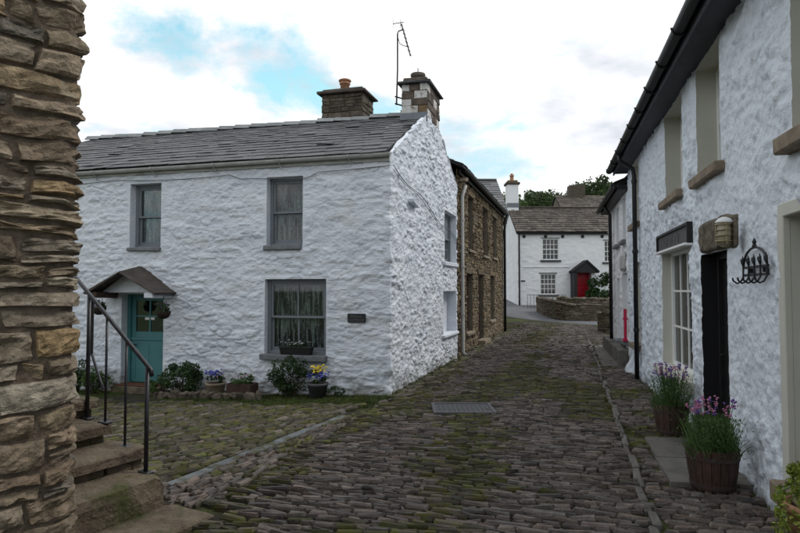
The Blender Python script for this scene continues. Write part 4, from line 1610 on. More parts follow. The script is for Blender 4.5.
for k, h in enumerate(bh):
    q = MB()
    ring(q, GW, h[0], h[1], h[2], h[3], .07, -.20, -.12)
    wn = q.build('window' if k != 4 else 'door', M['brown_wood'], bro)
    q = MB()
    if k == 4:
        GW.box(q, h[0] + .07, h[1] - .07, h[2] + .07, h[3] - .07, -.19, -.15)
        q.build('door_leaf', M['brown_wood'], wn)
    else:
        glaze(wn, GW, h[0] + .07, h[1] - .07, h[2] + .07, h[3] - .07, -.16, 2, 3, .04, M['brown_wood'], single=True)
    q = MB()
    GW.box(q, h[0] - .12, h[1] + .12, h[3] + .005, h[3] + .17, -.10, .036, .012)
    q.build('lintel', M['brown_stone'], bro)
    if k != 4:
        q = MB()
        GW.box(q, h[0] - .10, h[1] + .10, h[2] - .09, h[2], -.10, .08, .012)
        q.build('sill', M['stone_sill'], wn)
    else:
        q = MB()
        GW.box(q, h[0] - .1, h[1] + .1, -.2, .06, -.05, .25, .012)
        q.build('doorstep', M['stone_sill'], bro)
q = MB()
pr = [(-.5, -.4), (-.5, BE - .1), (-3.2, 6.35), (-6, BE - .3), (-6, -.4)]
q.prism([GW.pt(B0 + .1, z_, o_) for o_, z_ in pr], GW.u * (B1 - B0 - .2))
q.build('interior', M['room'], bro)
q = MB()
e0 = GW.pt(B0 - .25, BE + .06, .22)
e1 = GW.pt(B0 - .25, 6.55, -3.2)
q.prism([e0, e1, GW.pt(B0 - .25, BE - .2, -6.2), GW.pt(B0 - .25, BE - .3, -6.2), e1 - UP * .12, e0 - UP * .07], GW.u * (B1 - B0 + .35))
broof = q.build('roof', M['underlay'], bro)
bl = np.linalg.norm(e1 - e0)
slate_roof(broof, e0, GW.u, (e1 - e0) / bl, B1 - B0 + .35, bl, .3, .2, (.3, .5), .014, M['slate'], 0)
q = MB()
q.prism([GW.pt(B1 - .28, -.5, 0), GW.pt(B1 - .28, BE, 0), GW.pt(B1 - .28, 6.4, -3.2), GW.pt(B1 - .28, BE - .3, -6.1), GW.pt(B1 - .28, -.5, -6.1)], GW.u * .28)
q.build('end_wall', M['brown_mortar'], bro)
q = MB()
half_gutter(q, GW.pt(B0 + .02, BE - .0, .22), GW.pt(B1 + .05, BE - .02, .22), GW.n, .07)
GW.box(q, B0 + .05, B1, BE - .14, BE - .0, .045, .10)
q.build('gutter', M['black_iron'], bro)
q = MB()
q.tube([GW.pt(B1 - .1, BE - .05, .22), GW.pt(B1 - .1, BE - .3, .1), GW.pt(B1 - .1, g1(*(np.array(A) + gu * B1)), .1)], .055, 8)
q.build('downpipe', M['black_iron'], bro, True)
q = MB()
for k in range(3):
    MB_ = q.cbox(GW.pt(B0 + .25 + .1 * k, 4.72 + .04 * k, .12), GW.u * .12, GW.n * .1, UP * .03, .01)
q.build('corbel', M['stone_sill'], bro)

# ================================================================== SLATE-ROOFED HOUSE BEHIND
sr = thing('slate_roofed_house', (2.2, 29.5, 0), 'grey slate roof of the house behind the brown rubble house', 'house')


def pxat(px, py, Yd):
    d = ray(px, py)
    return d * (Yd / d[1]) + v3(0, 0, EYE)


rt0, rt1 = pxat(505, 181, 32.0), pxat(508, 214, 28.5)
q = MB()
q.prism([v3(-3.5, 28.7, -.5), v3(-3.5, 28.7, rt1[2] - .05), v3(-3.5, 32, rt0[2] - .12), v3(-3.5, 35.2, rt1[2] - .05), v3(-3.5, 35.2, -.5)], v3(rt1[0] + 3.3, 0, 0))
q.build('wall', M['brown_mortar'], sr)
q = MB()
xr = min(rt0[0], rt1[0])
e0, e1, e2 = v3(-3.7, 28.5, rt1[2]), v3(-3.7, 32, rt0[2]), v3(-3.7, 35.5, rt1[2])
q.prism([e0, e1, e2, e2 - UP * .1, e1 - UP * .1, e0 - UP * .1], v3(xr + 3.75, 0, 0))
srr = q.build('roof', M['underlay'], sr)
bl = np.linalg.norm(e1 - e0)
M['slate_grey'] = mat('grey_slate', (0.10, 0.105, 0.11), (0.15, 0.15, 0.15), .6, 4, bump=.3, bscale=15, rand=.25)
slate_roof(srr, e0, v3(1, 0, 0), (e1 - e0) / bl, xr + 3.75, bl, .34, .24, (.35, .6), .018, M['slate_grey'], 0)
MB().cbox(v3((xr - 3.7) / 2, 32, rt0[2] + .06), v3((xr + 3.75) / 2, 0, 0), v3(0, .13, 0), UP * .05, .03).build('ridge_cap', M['slate_grey'], srr)

# ================================================================== FAR WHITE HOUSE
FY = 40.0
fx0 = (518 - 400) / 15.0
FH = Wall((fx0, FY), (1, 0), (0, -1))
fz = lambda y: EYE + (290 - y) / 15.0 * 1.0
FEAVE, FRIDGE = FH.at(520, 233)[1], pxat(560, 208.5, FY + 2.9)[2]
far = thing('far_cottage', (fx0, FY, g1(fx0, FY)), 'white house with red door and stone slate roof at the street end', 'house')
fh = [fhole(542, 559, 238.5, 260, .16, M['white_far'], FH), fhole(540, 556.5, 273.5, 294.5, .16, M['white_far'], FH), fhole(604, 617, 240.5, 262, .16, M['white_far'], FH),
      fhole(575, 590, 272.5, 299, .1, M['white_far'], FH)]
relief('front_wall', FH, 0, 11.0, -.4, FEAVE + .05, .07, voro_h(41, .42, .17, .016, .015, .25, .012, .02), fh, M['white_far'], far, corner=True)
FG = Wall((fx0, FY), (0, 1), (-1, 0))
ftop = lambda S: np.where(S < 2.9, FEAVE + (FRIDGE - FEAVE) * np.asarray(S) / 2.9, FRIDGE - (FRIDGE - FEAVE) * (np.asarray(S) - 2.9) / 2.9)
relief('gable_wall', FG, 0, 5.8, -.4, FRIDGE + .05, .08, voro_h(44, .42, .17, .016, .015, .25, .012, .02), [], M['white_far'], far, top=ftop, corner=True)
q = MB()
q.prism([v3(fx0 + .4, FY + .5, 0), v3(fx0 + .4, FY + .5, FEAVE - .1), v3(fx0 + .4, FY + 2.9, FRIDGE - .3), v3(fx0 + .4, FY + 5.4, FEAVE - .1), v3(fx0 + .4, FY + 5.4, 0)], v3(10.2, 0, 0))
q.build('interior', M['room'], far)
e0, e1, e2 = v3(fx0 - .12, FY - .22, FEAVE + .02), v3(fx0 - .12, FY + 2.9, FRIDGE), v3(fx0 - .12, FY + 6.0, FEAVE)
q = MB()
q.prism([e0, e1, e2, e2 - UP * .12, e1 - UP * .12, e0 - UP * .12], v3(11.4, 0, 0))
froof = q.build('roof', M['underlay'], far)
bl = np.linalg.norm(e1 - e0)
slate_roof(froof, e0, v3(1, 0, 0), (e1 - e0) / bl, 11.4, bl, .36, .22, (.3, .75), .035, M['slate_old'], 0)
MB().cbox(v3(fx0 + 5.7, FY + 2.9, FRIDGE + .07), v3(5.7, 0, 0), v3(0, .16, 0), UP * .05, .03).build('ridge_cap', M['slate_old'], froof)
for h in fh[:3]:
    q = MB()
    ring(q, FH, h[0], h[1], h[2], h[3], .07, -.12, -.04)
    wn = q.build('window', M['offwhite'], far)
    q = MB()
    FH.box(q, h[0] + .07, h[1] - .07, (h[2] + h[3]) / 2 - .03, (h[2] + h[3]) / 2 + .03, -.105, -.05)
    q.build('sash', M['offwhite'], wn)
    glaze(wn, FH, h[0] + .07, h[1] - .07, h[2] + .07, h[3] - .07, -.09, 4, 4, .035, M['offwhite'], single=True)
    q = MB()
    FH.box(q, h[0] - .12, h[1] + .12, h[2] - .13, h[2] - .002, -.05, .10, .01)
    q.build('sill', M['slate'], wn)
    q = MB()
    FH.box(q, h[0] - .06, h[1] + .06, h[3] + .0, h[3] + .07, -.05, .03, .01)
    q.build('drip_stone', M['slate_edge'], wn)
h = fh[3]
q = MB()
FH.box(q, h[0] - .02, h[1] + .02, h[2], h[3] + .02, -.1, -.05)
fd = q.build('door', M['red'], far)
for (za, zb_) in ((.12, .42), (.5, .9)):
    q = MB()
    ring(q, FH, h[0] + .12, h[1] - .12, h[2] + (h[3] - h[2]) * za, h[2] + (h[3] - h[2]) * zb_, .05, -.05, -.03)
    q.build('door_panel', M['red'], fd)
# porch
pa0, pz = FH.at(568.5, 271.5)
pa1, _ = FH.at(595, 271.5)
pap, pzz = FH.at(583, 260.5)
q = MB()
prf = [FH.pt(pa0, pz, -.02), FH.pt(pap, pzz, -.02), FH.pt(pa1, pz, -.02), FH.pt(pa1 - .05, pz - .12, -.02), FH.pt(pap, pzz - .16, -.02), FH.pt(pa0 + .05, pz - .12, -.02)]
q.prism(prf, FH.n * 1.0)
porch = q.build('porch_roof', M['underlay'], far)
q = MB()
q.prism([FH.pt(pa0 + .12, pz - .1, 0), FH.pt(pap, pzz - .16, 0), FH.pt(pa1 - .12, pz - .1, 0)], FH.n * .9)
q.build('porch_gable', M['black_iron'], far)
q = MB()
FH.box(q, pa0 + .12, pa0 + .32, h[2] - .2, pz - .05, .0, .9)
q.build('porch_side', M['black_iron'], far)
q = MB()
FH.box(q, pa1 - .42, pa1 - .20, h[2] - .2, pz - .05, .0, .55)
q.build('porch_side', M['white_far'], far)
for px in (524, 545.5, 562.5, 582.5, 602):
    a_, z_ = FH.at(px, 236.5)
    MB().cbox(FH.pt(a_, z_, .04), FH.u * .10, FH.n * .05, UP * .10, .04).build('rafter_end', M['black_iron'], far)
a0_, z_ = FH.at(523, 267)
a1_, _ = FH.at(570, 267)
q = MB()
FH.box(q, a0_, a1_, z_ - .03, z_ + .03, .0, .05, .01)
q.build('string_course', M['white_far'], far)
q = MB()
half_gutter(q, FH.pt(-.1, FEAVE - .02, .2), FH.pt(11.2, FEAVE - .02, .2), FH.n, .08)
FH.box(q, 0, 11, FEAVE - .08, FEAVE + .0, .02, .06)
q.build('gutter', M['black_iron'], far)
q = MB()
q.tube([FH.pt(.08, FEAVE - .1, .2), FH.pt(.08, FEAVE - .35, .07), FH.pt(.08, g1(fx0, FY), .07)], .05, 8)
q.build('downpipe', M['black_iron'], far, True)
a_, z_ = FH.at(523, 281)
MB().cbox(FH.pt(a_, z_, .03), FH.u * .14, FH.n * .02, UP * .04, .005).build('wall_vent', M['black_iron'], far)
cxx = fx0 + .18
q = MB()
q.cbox(v3(cxx, FY + 2.9, FRIDGE + .72), v3(.40, 0, 0), v3(0, .40, 0), UP * .95, .02)
fch = q.build('chimney', M['white_far'], far)
MB().cbox(v3(cxx, FY + 2.9, FRIDGE + .18), v3(.42, 0, 0), v3(0, .42, 0), UP * .16, .01).build('lead_flashing', M['lead'], fch)
MB().cbox(v3(cxx, FY + 2.9, FRIDGE + 1.75), v3(.50, 0, 0), v3(0, .50, 0), UP * .08, .02).build('chimney_cap', M['chimney_brown'], fch)
MB().cbox(v3(cxx, FY + 2.9, FRIDGE + 1.9), v3(.36, 0, 0), v3(0, .36, 0), UP * .09, .03).build('chimney_crown', M['chimney_tan'], fch)
MB().lathe(v3(cxx, FY + 2.9, FRIDGE + 1.97), [(.17, 0), (.14, .1), (.13, .34), (.17, .36), (.17, .42), (.08, .44), (.12, .50), (.05, .56)], 14).build('chimney_pot', M['terracotta'], fch, True)

# house with the big stone roof further back
FB = 56.0
fb = thing('rear_farmhouse', (15, FB, 2), 'brown stone roof with a chimney rising behind the white house', 'house')
rl, rr_ = pxat(573, 196, FB + 3), pxat(640, 195, FB + 3)
el = pxat(564, 213, FB)
q = MB()
q.prism([v3(el[0], FB, -1), v3(el[0], FB, el[2] - .1), v3(el[0] + .01, FB + 3, rl[2] - .15), v3(el[0], FB + 6, el[2] - .1), v3(el[0], FB + 6, -1)], v3(12, 0, 0))
q.build('wall', M['brown_mortar'], fb)
q = MB()
x0 = el[0] - .1
e0, e1, e2 = v3(x0, FB - .2, el[2]), v3(x0, FB + 3, rl[2]), v3(x0, FB + 6.2, el[2])
q.prism([e0, e1, e2, e2 - UP * .12, e1 - UP * .12, e0 - UP * .12], v3(12.2, 0, 0))
fbr = q.build('roof', M['underlay'], fb)
bl = np.linalg.norm(e1 - e0)
slate_roof(fbr, e0, v3(1, 0, 0), (e1 - e0) / bl, 12.2, bl, .38, .25, (.4, .8), .03, M['slate_old'], 0)
cpt = pxat(576, 188, FB + 3)
MB().cbox(v3(cpt[0], FB + 3, rl[2] + .35), v3(.75, 0, 0), v3(0, .5, 0), UP * .65, .03).build('chimney', M['chimney_brown'], fb)

# ================================================================== RIGHT HOUSES
RE = 4.31
rh = thing('roughcast_house', (1.74 + .25 * 6, 6, 0), 'long white roughcast house on the right with dark gutter and cream window surrounds', 'house')
R_END = RW.s(629.5, 300)
R_BEG = -2.5


def rhole(pxf, pxn, ztop, zbot, dep, m_):
    return [RW.s(pxn), RW.s(pxf), zbot, ztop, dep, m_]


r_w2 = rhole(699.5, 723.5, 4.27, 2.99, .38, M['cream'])
r_w3 = rhole(667, 684.5, 4.27, 3.00, .38, M['cream'])
r_w4 = rhole(634, 640.0, 4.27, 3.02, .38, M['cream'])
r_w4b = rhole(633.5, 640.0, 2.25, .62, .24, M['cream'])
r_w1 = [RW.s(797) - 1.0, RW.s(797), 2.78, 4.25, .38, M['cream']]
r_sh = [RW.s(691), RW.s(662), .58, 2.26, .22, M['cream']]
r_dr = [RW.s(727), RW.s(701), -.05, 2.10, .30, M['dark']]
r_cr = [RW.s(787) - 1.0, RW.s(787), .30, 2.24, .26, M['cream']]
rholes = [r_w1, r_w2, r_w3, r_w4, r_w4b, r_sh, r_dr, r_cr]
relief('street_wall', RW, 2.6, R_END, -.4, RE + .02, .021, lumpy_h(61, .036), rholes, M['white_right'], rh, calm=[(RW.s(692, 235), RW.s(660, 235), 2.28, 2.54), (RW.s(731, 230), RW.s(697, 230), 2.15, 2.42)])
relief('street_wall', RW, R_BEG, 2.6, -.4, RE + .02, .05, lumpy_h(61, .036), [], M['white_right'], rh)
q = MB()
pr = [(-.5, -.3), (-.5, RE - .1), (-3.2, 5.75), (-6, RE - .1), (-6, -.3)]
q.prism([RW.pt(R_BEG + .1, z_, o_) for o_, z_ in pr], RW.u * (R_END - R_BEG - .2))
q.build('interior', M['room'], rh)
q = MB()
for s_ in (R_BEG, R_END - .3):
    q.prism([RW.pt(s_, z_, o_) for o_, z_ in ((-.02, -.4), (-.02, RE), (-3.2, 6.05), (-6.4, RE), (-6.4, -.4))], RW.u * .3)
RWb = Wall(RW.pt(0, 0, -6.4)[:2], RW.u[:2], -RW.n[:2])
RWb.box(q, R_BEG, R_END, -.4, RE, -.3, 0)
q.build('end_wall', M['white_far'], rh)
# roof, soffit, fascia, gutter
q = MB()
e0, e1, e2 = RW.pt(R_BEG - .1, RE + .16, .34), RW.pt(R_BEG - .1, 6.25, -3.2), RW.pt(R_BEG - .1, RE + .1, -6.6)
RL = R_END - R_BEG + .35
q.prism([e0, e1, e2, e2 - UP * .1, e1 - UP * .12, e0 - UP * .08], RW.u * RL)
rroof = q.build('roof', M['underlay'], rh)
bl = np.linalg.norm(e1 - e0)
slate_roof(rroof, e0, RW.u, (e1 - e0) / bl, RL, bl, .30, .22, (.3, .5), .016, M['slate'], 0)
bl2 = np.linalg.norm(e1 - e2)
slate_roof(rroof, e2, RW.u, (e1 - e2) / bl2, RL, bl2, .34, .24, (.3, .5), .016, M['slate'], 0)
q = MB()
RW.box(q, R_BEG, R_END + .1, RE - .02, RE + .01, -.03, .27)
q.build('soffit', M['soffit'], rh)
q = MB()
RW.box(q, R_BEG, R_END + .1, RE - .06, RE + .13, .272, .30, .006)
q.build('fascia_board', M['soffit'], rh)
q = MB()
half_gutter(q, RW.pt(R_BEG, RE + .10, .375), RW.pt(R_END + .15, RE + .06, .375), RW.n, .068)
rgut = q.build('gutter', M['black_iron'], rh)
s_ = 3.4
while s_ < R_END:
    q = MB()
    zc = RE + .10 - .04 * (s_ - R_BEG) / (R_END - R_BEG)
    q.tube([RW.pt(s_, zc - .02, .302), RW.pt(s_, zc - .072, .335), RW.pt(s_, zc - .08, .375), RW.pt(s_, zc - .06, .43), RW.pt(s_, zc + .01, .452)], .012, 6)
    q.build('gutter_bracket', M['black_iron'], rgut)
    s_ += .92
sdp = RW.s(641.5, 300)
gd = g1(*RW.pt(sdp, 0)[:2])
q = MB()
q.tube([RW.pt(sdp, RE + .02, .36), RW.pt(sdp, RE - .12, .36), RW.pt(sdp, RE - .28, .12), RW.pt(sdp, RE - .42, .10), RW.pt(sdp, gd + .02, .10)], .042, 10)
rdp = q.build('downpipe', M['black_iron'], rh, True)
for z_ in (.9, 2.4, 3.75):
    MB().lathe(RW.pt(sdp, z_, .10), [(.05, 0), (.054, .01), (.054, .06), (.05, .07)], 12).build('pipe_collar', M['black_iron'], rdp)


def casement(root, wall, h, rec, fm, cols, rows, fw=.06, single=False, lace=False):
    q = MB()
    ring(q, wall, h[0] - .01, h[1] + .01, h[2] - .01, h[3] + .01, fw, -rec - .08, -rec)
    wn = q.build('window', fm, root)
    glaze(wn, wall, h[0] + fw - .01, h[1] - fw + .01, h[2] + fw - .01, h[3] - fw + .01, -rec - .04, cols, rows, .03, fm, single=single)
    return wn


for h in (r_w1, r_w2, r_w3, r_w4):
    wn = sash_window(rh, RW, h[0], h[1], h[2], h[3], .215, M['offwhite'], (2, 2), (2, 2), fw=.06, lace=False)
    q = MB()
    q.cbox(RW.pt((h[0] + h[1]) / 2, h[2] - .045, -.05), RW.u * ((h[1] - h[0]) / 2 + .09), RW.n * .15, UP * .055, .014, .006)
    q.build('sill', M['stone_sill'], wn)
wn = casement(rh, RW, r_w4b, .15, M['offwhite'], 2, 3)
q = MB()
q.cbox(RW.pt((r_w4b[0] + r_w4b[1]) / 2, r_w4b[2] - .045, -.05), RW.u * ((r_w4b[1] - r_w4b[0]) / 2 + .08), RW.n * .16, UP * .05, .012, .006)
q.build('sill', M['stone_sill'], wn)
shop = casement(rh, RW, r_sh, .13, M['offwhite'], 4, 3, .055)
q = MB()
q.cbox(RW.pt((r_sh[0] + r_sh[1]) / 2, r_sh[2] - .075, -.02), RW.u * ((r_sh[1] - r_sh[0]) / 2 + .10), RW.n * .16, UP * .07, .012, .004)
q.build('sill', M['cream'], shop)
q = MB()                                      # net blind hanging behind the shop window
V, F = [], []
for i in range(61):
    s_ = r_sh[0] + .05 + (r_sh[1] - r_sh[0] - .1) * i / 60
    o_ = -.26 + .02 * math.sin(i * .8)
    V += [RW.pt(s_, r_sh[2] + .05, o_), RW.pt(s_, r_sh[3] - .05, o_)]
    if i:
        F.append((2 * i - 2, 2 * i, 2 * i + 1, 2 * i - 1))
mesh_obj('curtain', V, F, mat('grey_curtain', (0.10, 0.115, 0.105), (0.16, 0.175, 0.16), .9, 3), shop, True)
crm = casement(rh, RW, r_cr, .18, M['offwhite'], 2, 2)
q = MB()
q.cbox(RW.pt((r_cr[0] + r_cr[1]) / 2, r_cr[2] - .07, -.03), RW.u * ((r_cr[1] - r_cr[0]) / 2 + .06), RW.n * .16, UP * .075, .014, .006)
q.build('sill', M['stone_sill'], crm)
q = MB()                                      # smooth painted band round the near opening
zt_ = r_cr[3]
RW.box(q, r_cr[1] - .005, r_cr[1] + .11, r_cr[2] - .05, zt_ + .02, -.03, .026, .008)
RW.box(q, r_cr[0], r_cr[1] + .10, zt_ - .002, zt_ + .10, -.03, .024, .008)
q.build('painted_surround', M['cream'], crm)
# dark door: boarded leaf in a black frame
q = MB()
ring(q, RW, r_dr[0] - .01, r_dr[1] + .01, -.02, r_dr[3] + .01, .07, -.26, -.16)
ddoor = q.build('door', M['black_iron'], rh)
nb_ = 7
for k in range(nb_):
    a0_ = r_dr[0] + .06 + (r_dr[1] - r_dr[0] - .12) * k / nb_
    a1_ = r_dr[0] + .06 + (r_dr[1] - r_dr[0] - .12) * (k + 1) / nb_
    q = MB()
    RW.box(q, a0_ + .003, a1_ - .003, .0, r_dr[3] - .06, -.25, -.21, .006)
    q.build('door_board', M['black_iron'], ddoor)
q = MB()
c = RW.pt(r_dr[1] - .14, .98, -.20)
q.tube([c, c + RW.n * .05, c + RW.n * .05 - RW.u * .1], .012, 6)
q.build('handle', M['black_iron'], ddoor)
q = MB()
q.cbox(RW.pt((r_dr[0] + r_dr[1]) / 2, .0, -.10), RW.u * ((r_dr[1] - r_dr[0]) / 2 + .02), RW.n * .18, UP * .06, .015, .006)
q.build('doorstep', M['flag'], rh)
# rough exposed lintel stone above the door (lumpy slab)
a0_, a1_ = RW.at(731, 230, .05)[0], RW.at(697.5, 230, .03)[0]
na_, nz_ = 26, 14
V, F = [], []
z0_, z1_ = r_dr[3] - .0, 2.46
for i in range(na_):
    for j in range(nz_):
        fx, fz_ = i / (na_ - 1), j / (nz_ - 1)
        edge = min(fx, 1 - fx, fz_ * 2, 1 - fz_) * 6
        o_ = .05 * min(1, edge) + .03 * float(fbm(fx * 7, fz_ * 4, 91, 3)) + .012
        arch = -.10 * max(0, abs(fx - .5) * 2 - .55) ** 1 * (1 if fz_ > .5 else 0) * fz_
        V.append(RW.pt(a0_ + (a1_ - a0_) * fx + .012 * float(vnoise(fz_ * 5, i, 3)), z0_ + (z1_ - z0_) * fz_ + arch + .02 * float(vnoise(fx * 6, j, 4)), o_ if 0 < i < na_ - 1 and 0 < j < nz_ - 1 else -.03))
        if i and j:
            F.append(((i - 1) * nz_ + j - 1, i * nz_ + j - 1, i * nz_ + j, (i - 1) * nz_ + j)[::-1])
M['lintel'] = mat('lintel_stone', (0.085, 0.070, 0.052), (0.20, 0.17, 0.13), .9, 9, bump=1.0, bscale=26, bdist=.03, patch=[((.045, .038, .03), 6, .55, .62)])
mesh_obj('door_lintel', V, F, M['lintel'], rh, True)
# sign board over the shop window
sa0, sa1 = RW.s(692, 235), RW.s(660, 235)
sgb = thing('shop_fascia_sign', RW.pt((sa0 + sa1) / 2, 2.28, .02), 'dark framed slate sign board above the shop window on the right', 'sign')
q = MB()
RW.box(q, sa0 + .02, sa1 - .02, 2.29, 2.50, -.02, .03)
q.build('sign_panel', mat('sign_slate', (0.055, 0.058, 0.058), (0.085, 0.088, 0.086), .6, 9), sgb)
q = MB()
RW.box(q, sa0, sa0 + .035, 2.27, 2.54, -.02, .06, .006)
RW.box(q, sa1 - .035, sa1, 2.27, 2.54, -.02, .06, .006)
RW.box(q, sa0 + .035, sa1 - .035, 2.50, 2.54, -.02, .058, .006)
q.build('sign_frame', M['black_iron'], sgb)
q = MB()
q.cbox(RW.pt((sa0 + sa1) / 2, 2.265, .04), RW.u * ((sa1 - sa0) / 2), RW.n * .05, UP * .017, .006)
q.build('drip_ledge', M['offwhite'], sgb)
q = MB()                                      # raised lettering worn past reading
ls = [.0, .16, .28, .40, .55, .66, .80, .95]
for k, l_ in enumerate(ls):
    s_ = sa1 - .30 - l_ * 1.25
    RW.box(q, s_ - .012, s_ + .012, 2.33, 2.33 + (.13, .13, .10, .13, .11, .13, .10, .13)[k], .0305, .038)
    if k in (1, 3, 6):
        RW.box(q, s_ - .07, s_ - .012, 2.33 + .05, 2.33 + .07, .0305, .037)
    if k in (2, 4, 7):
        RW.box(q, s_ - .07, s_ - .045, 2.33, 2.43, .0305, .037)
q.build('worn_lettering', mat('sign_letter', (0.10, 0.105, 0.10), rough=.7), sgb)

# bulkhead lamp with brass cage
la_, lz_ = RW.at(725, 233, .15)
lp = thing('bulkhead_lamp', RW.pt(la_, lz_ - .12, .06), 'caged brass bulkhead lamp fixed to the stone lintel over the dark door', 'lamp')
c0 = RW.pt(la_, lz_, .06)
q = MB()
q.cbox(c0 + RW.n * .015 - UP * .01, RW.u * .085, RW.n * .02, UP * .13, .03)
q.build('back_plate', M['lintel'], lp)
m, t, b = bsdf('frosted_glass')
b.inputs['Base Color'].default_value = (.34, .30, .21, 1)
b.inputs['Roughness'].default_value = .25
q = MB()
pr = []
for th in np.linspace(0, math.pi, 12):
    pr.append((.062 * math.sin(th) ** .6 if 0 < th < math.pi else .001, -.105 * math.cos(th)))
q.lathe(c0 + RW.n * .095, pr, 16)
q.build('glass_jar', m, lp, True)
for k in range(4):
    z_ = lz_ - .075 + k * .05
    th = np.linspace(0, 2 * math.pi, 17)
    rr = .074
    pts = [RW.pt(la_, z_, .155) + RW.u * math.cos(a2) * rr + RW.n * math.sin(a2) * rr for a2 in th]
    MB().tube(pts, .006, 5, False).build('cage_ring', M['brass'], lp)
for a2 in (0, math.pi / 2, math.pi, math.pi * 1.5):
    d = RW.u * math.cos(a2) + RW.n * math.sin(a2)
    pts = [RW.pt(la_, lz_ + .12, .155) + d * .02, RW.pt(la_, lz_ + .10, .155) + d * .06, RW.pt(la_, lz_ + .05, .155) + d * .074, RW.pt(la_, lz_ - .09, .155) + d * .07, RW.pt(la_, lz_ - .125, .155) + d * .02]
    MB().tube(pts, .006, 5).build('cage_bar', M['brass'], lp)
q = MB()
q.lathe(RW.pt(la_, lz_ + .09, .155), [(.07, 0), (.075, .01), (.05, .04), (.02, .055)], 14)
q.build('cap', M['offwhite'], lp, True)

# wrought iron hook rack
ha, hz = RW.at(753.5, 268, .06)
hr = thing('hook_rack', RW.pt(ha, hz - .15, .03), 'black wrought iron hook rack with arched top on the right wall', 'hook rack')
hw = (RW.s(741.5, 268) - RW.s(766, 268)) / 2 * .92
MB().tube([RW.pt(ha + hw * math.cos(th), hz + .015 + .155 * math.sin(th), .05) for th in np.linspace(0, math.pi, 20)], .010, 6).build('arch', M['black_iron'], hr)
q = MB()
q.lathe(RW.pt(ha, hz + .165, .05), [(.004, 0), (.020, .015), (.012, .035), (.018, .05), (.002, .085)], 8)
q.build('finial', M['black_iron'], hr)
for z_ in (hz - .055, hz + .01):
    q = MB()
    RW.box(q, ha - hw - .02, ha + hw + .02, z_ - .011, z_ + .011, .04, .052, .003)
    q.build('rail', M['black_iron'], hr)
for s_ in (-hw * .6, hw * .6):
    q = MB()
    RW.box(q, ha + s_ - .01, ha + s_ + .01, hz - .04, hz - .0, .0, .045)
    q.build('wall_fixing', M['black_iron'], hr)
for k in range(5):
    s_ = ha - hw + 2 * hw * k / 4
    q = MB()
    q.tube([RW.pt(s_, hz + .07, .052), RW.pt(s_, hz - .07, .055), RW.pt(s_, hz - .11, .075), RW.pt(s_, hz - .125, .105), RW.pt(s_, hz - .10, .135), RW.pt(s_, hz - .075, .140)], .008, 6)
    q.build('hook', M['black_iron'], hr)
    q = MB()
    for sg_ in (-1, 1):
        q.tube([RW.pt(s_, hz + .03, .056), RW.pt(s_ + sg_ * .028, hz + .06, .06), RW.pt(s_ + sg_ * .030, hz + .085, .06), RW.pt(s_ + sg_ * .012, hz + .075, .06)], .007, 5)
    q.tube([RW.pt(s_, hz + .06, .056), RW.pt(s_, hz + .115, .056)], [.013, .002], 6)
    q.build('scroll', M['black_iron'], hr)

# ---- second house on the right
R2_END = RW.s(609.5, 300)
R2E = 4.02
r2 = thing('terrace_cottage', (RW.pt(R_END + 1, 0)[0], RW.pt(R_END + 1, 0)[1], 0), 'lower white rubble cottage beyond the downpipe on the right', 'house')
h1 = rhole(623.3, 626.5, 3.85, 2.85, .18, M['white_far'])
h2 = rhole(622.0, 627.0, 2.1, .55, .18, M['white_far'])
h3 = rhole(616.8, 619.3, 2.0, .45, .18, M['white_far'])
h4 = rhole(616.8, 619.3, 3.8, 2.85, .18, M['white_far'])
relief('street_wall', RW, R_END, R2_END, -.4, R2E, .035, voro_h(71, .26, .13, .022, .018, .25, .02, .02), [h1, h2, h3, h4], M['white_far'], r2)
for h in (h1, h2, h3, h4):
    wn = casement(r2, RW, h, .10, M['offwhite'], 2, 3, .05, single=True)
    q = MB()
    RW.box(q, h[0] - .08, h[1] + .08, h[2] - .09, h[2], -.1, .10, .012)
    q.build('sill', M['slate_sill'], wn)
q = MB()
q.cbox(RW.pt((h2[0] + h2[1]) / 2, 2.35, .03), RW.u * .42, RW.n * .04, UP * .2, .06, .01)
q.build('lintel', M['gutter_pale'], r2)
q = MB()
q.prism([RW.pt(R_END + .02, z_, o_) for o_, z_ in ((-.4, -.3), (-.4, R2E - .1), (-3, 5.2), (-6, R2E - .1), (-6, -.3))], RW.u * (R2_END - R_END - .3))
q.build('interior', M['room'], r2)
q = MB()
q.prism([RW.pt(R2_END - .28, z_, o_) for o_, z_ in ((-.01, -.4), (-.01, R2E), (-3, 5.4), (-6, R2E), (-6, -.4))], RW.u * .28)
q.build('end_wall', M['white_far'], r2)
q = MB()
e0, e1, e2 = RW.pt(R_END + .26, R2E + .08, .26), RW.pt(R_END + .26, 5.62, -3), RW.pt(R_END + .26, R2E, -6.2)
q.prism([e0, e1, e2, e2 - UP * .1, e1 - UP * .12, e0 - UP * .1], RW.u * (R2_END - R_END))
r2r = q.build('roof', M['underlay'], r2)
bl = np.linalg.norm(e1 - e0)
slate_roof(r2r, e0, RW.u, (e1 - e0) / bl, R2_END - R_END, bl, .3, .22, (.3, .5), .018, M['slate'], 0)
q = MB()
half_gutter(q, RW.pt(R_END + .1, R2E + .02, .28), RW.pt(R2_END + .1, R2E, .28), RW.n, .065)
RW.box(q, R_END, R2_END + .05, R2E - .1, R2E + .02, .02, .21)
q.build('gutter', M['black_iron'], r2)
s2 = RW.s(615, 300)
q = MB()
q.tube([RW.pt(s2, R2E, .28), RW.pt(s2, R2E - .3, .1), RW.pt(s2, g1(*RW.pt(s2, 0)[:2]) + .01, .1)], .045, 8)
q.build('downpipe', M['black_iron'], r2, True)
q = MB()                                      # stepped plinth along the foot
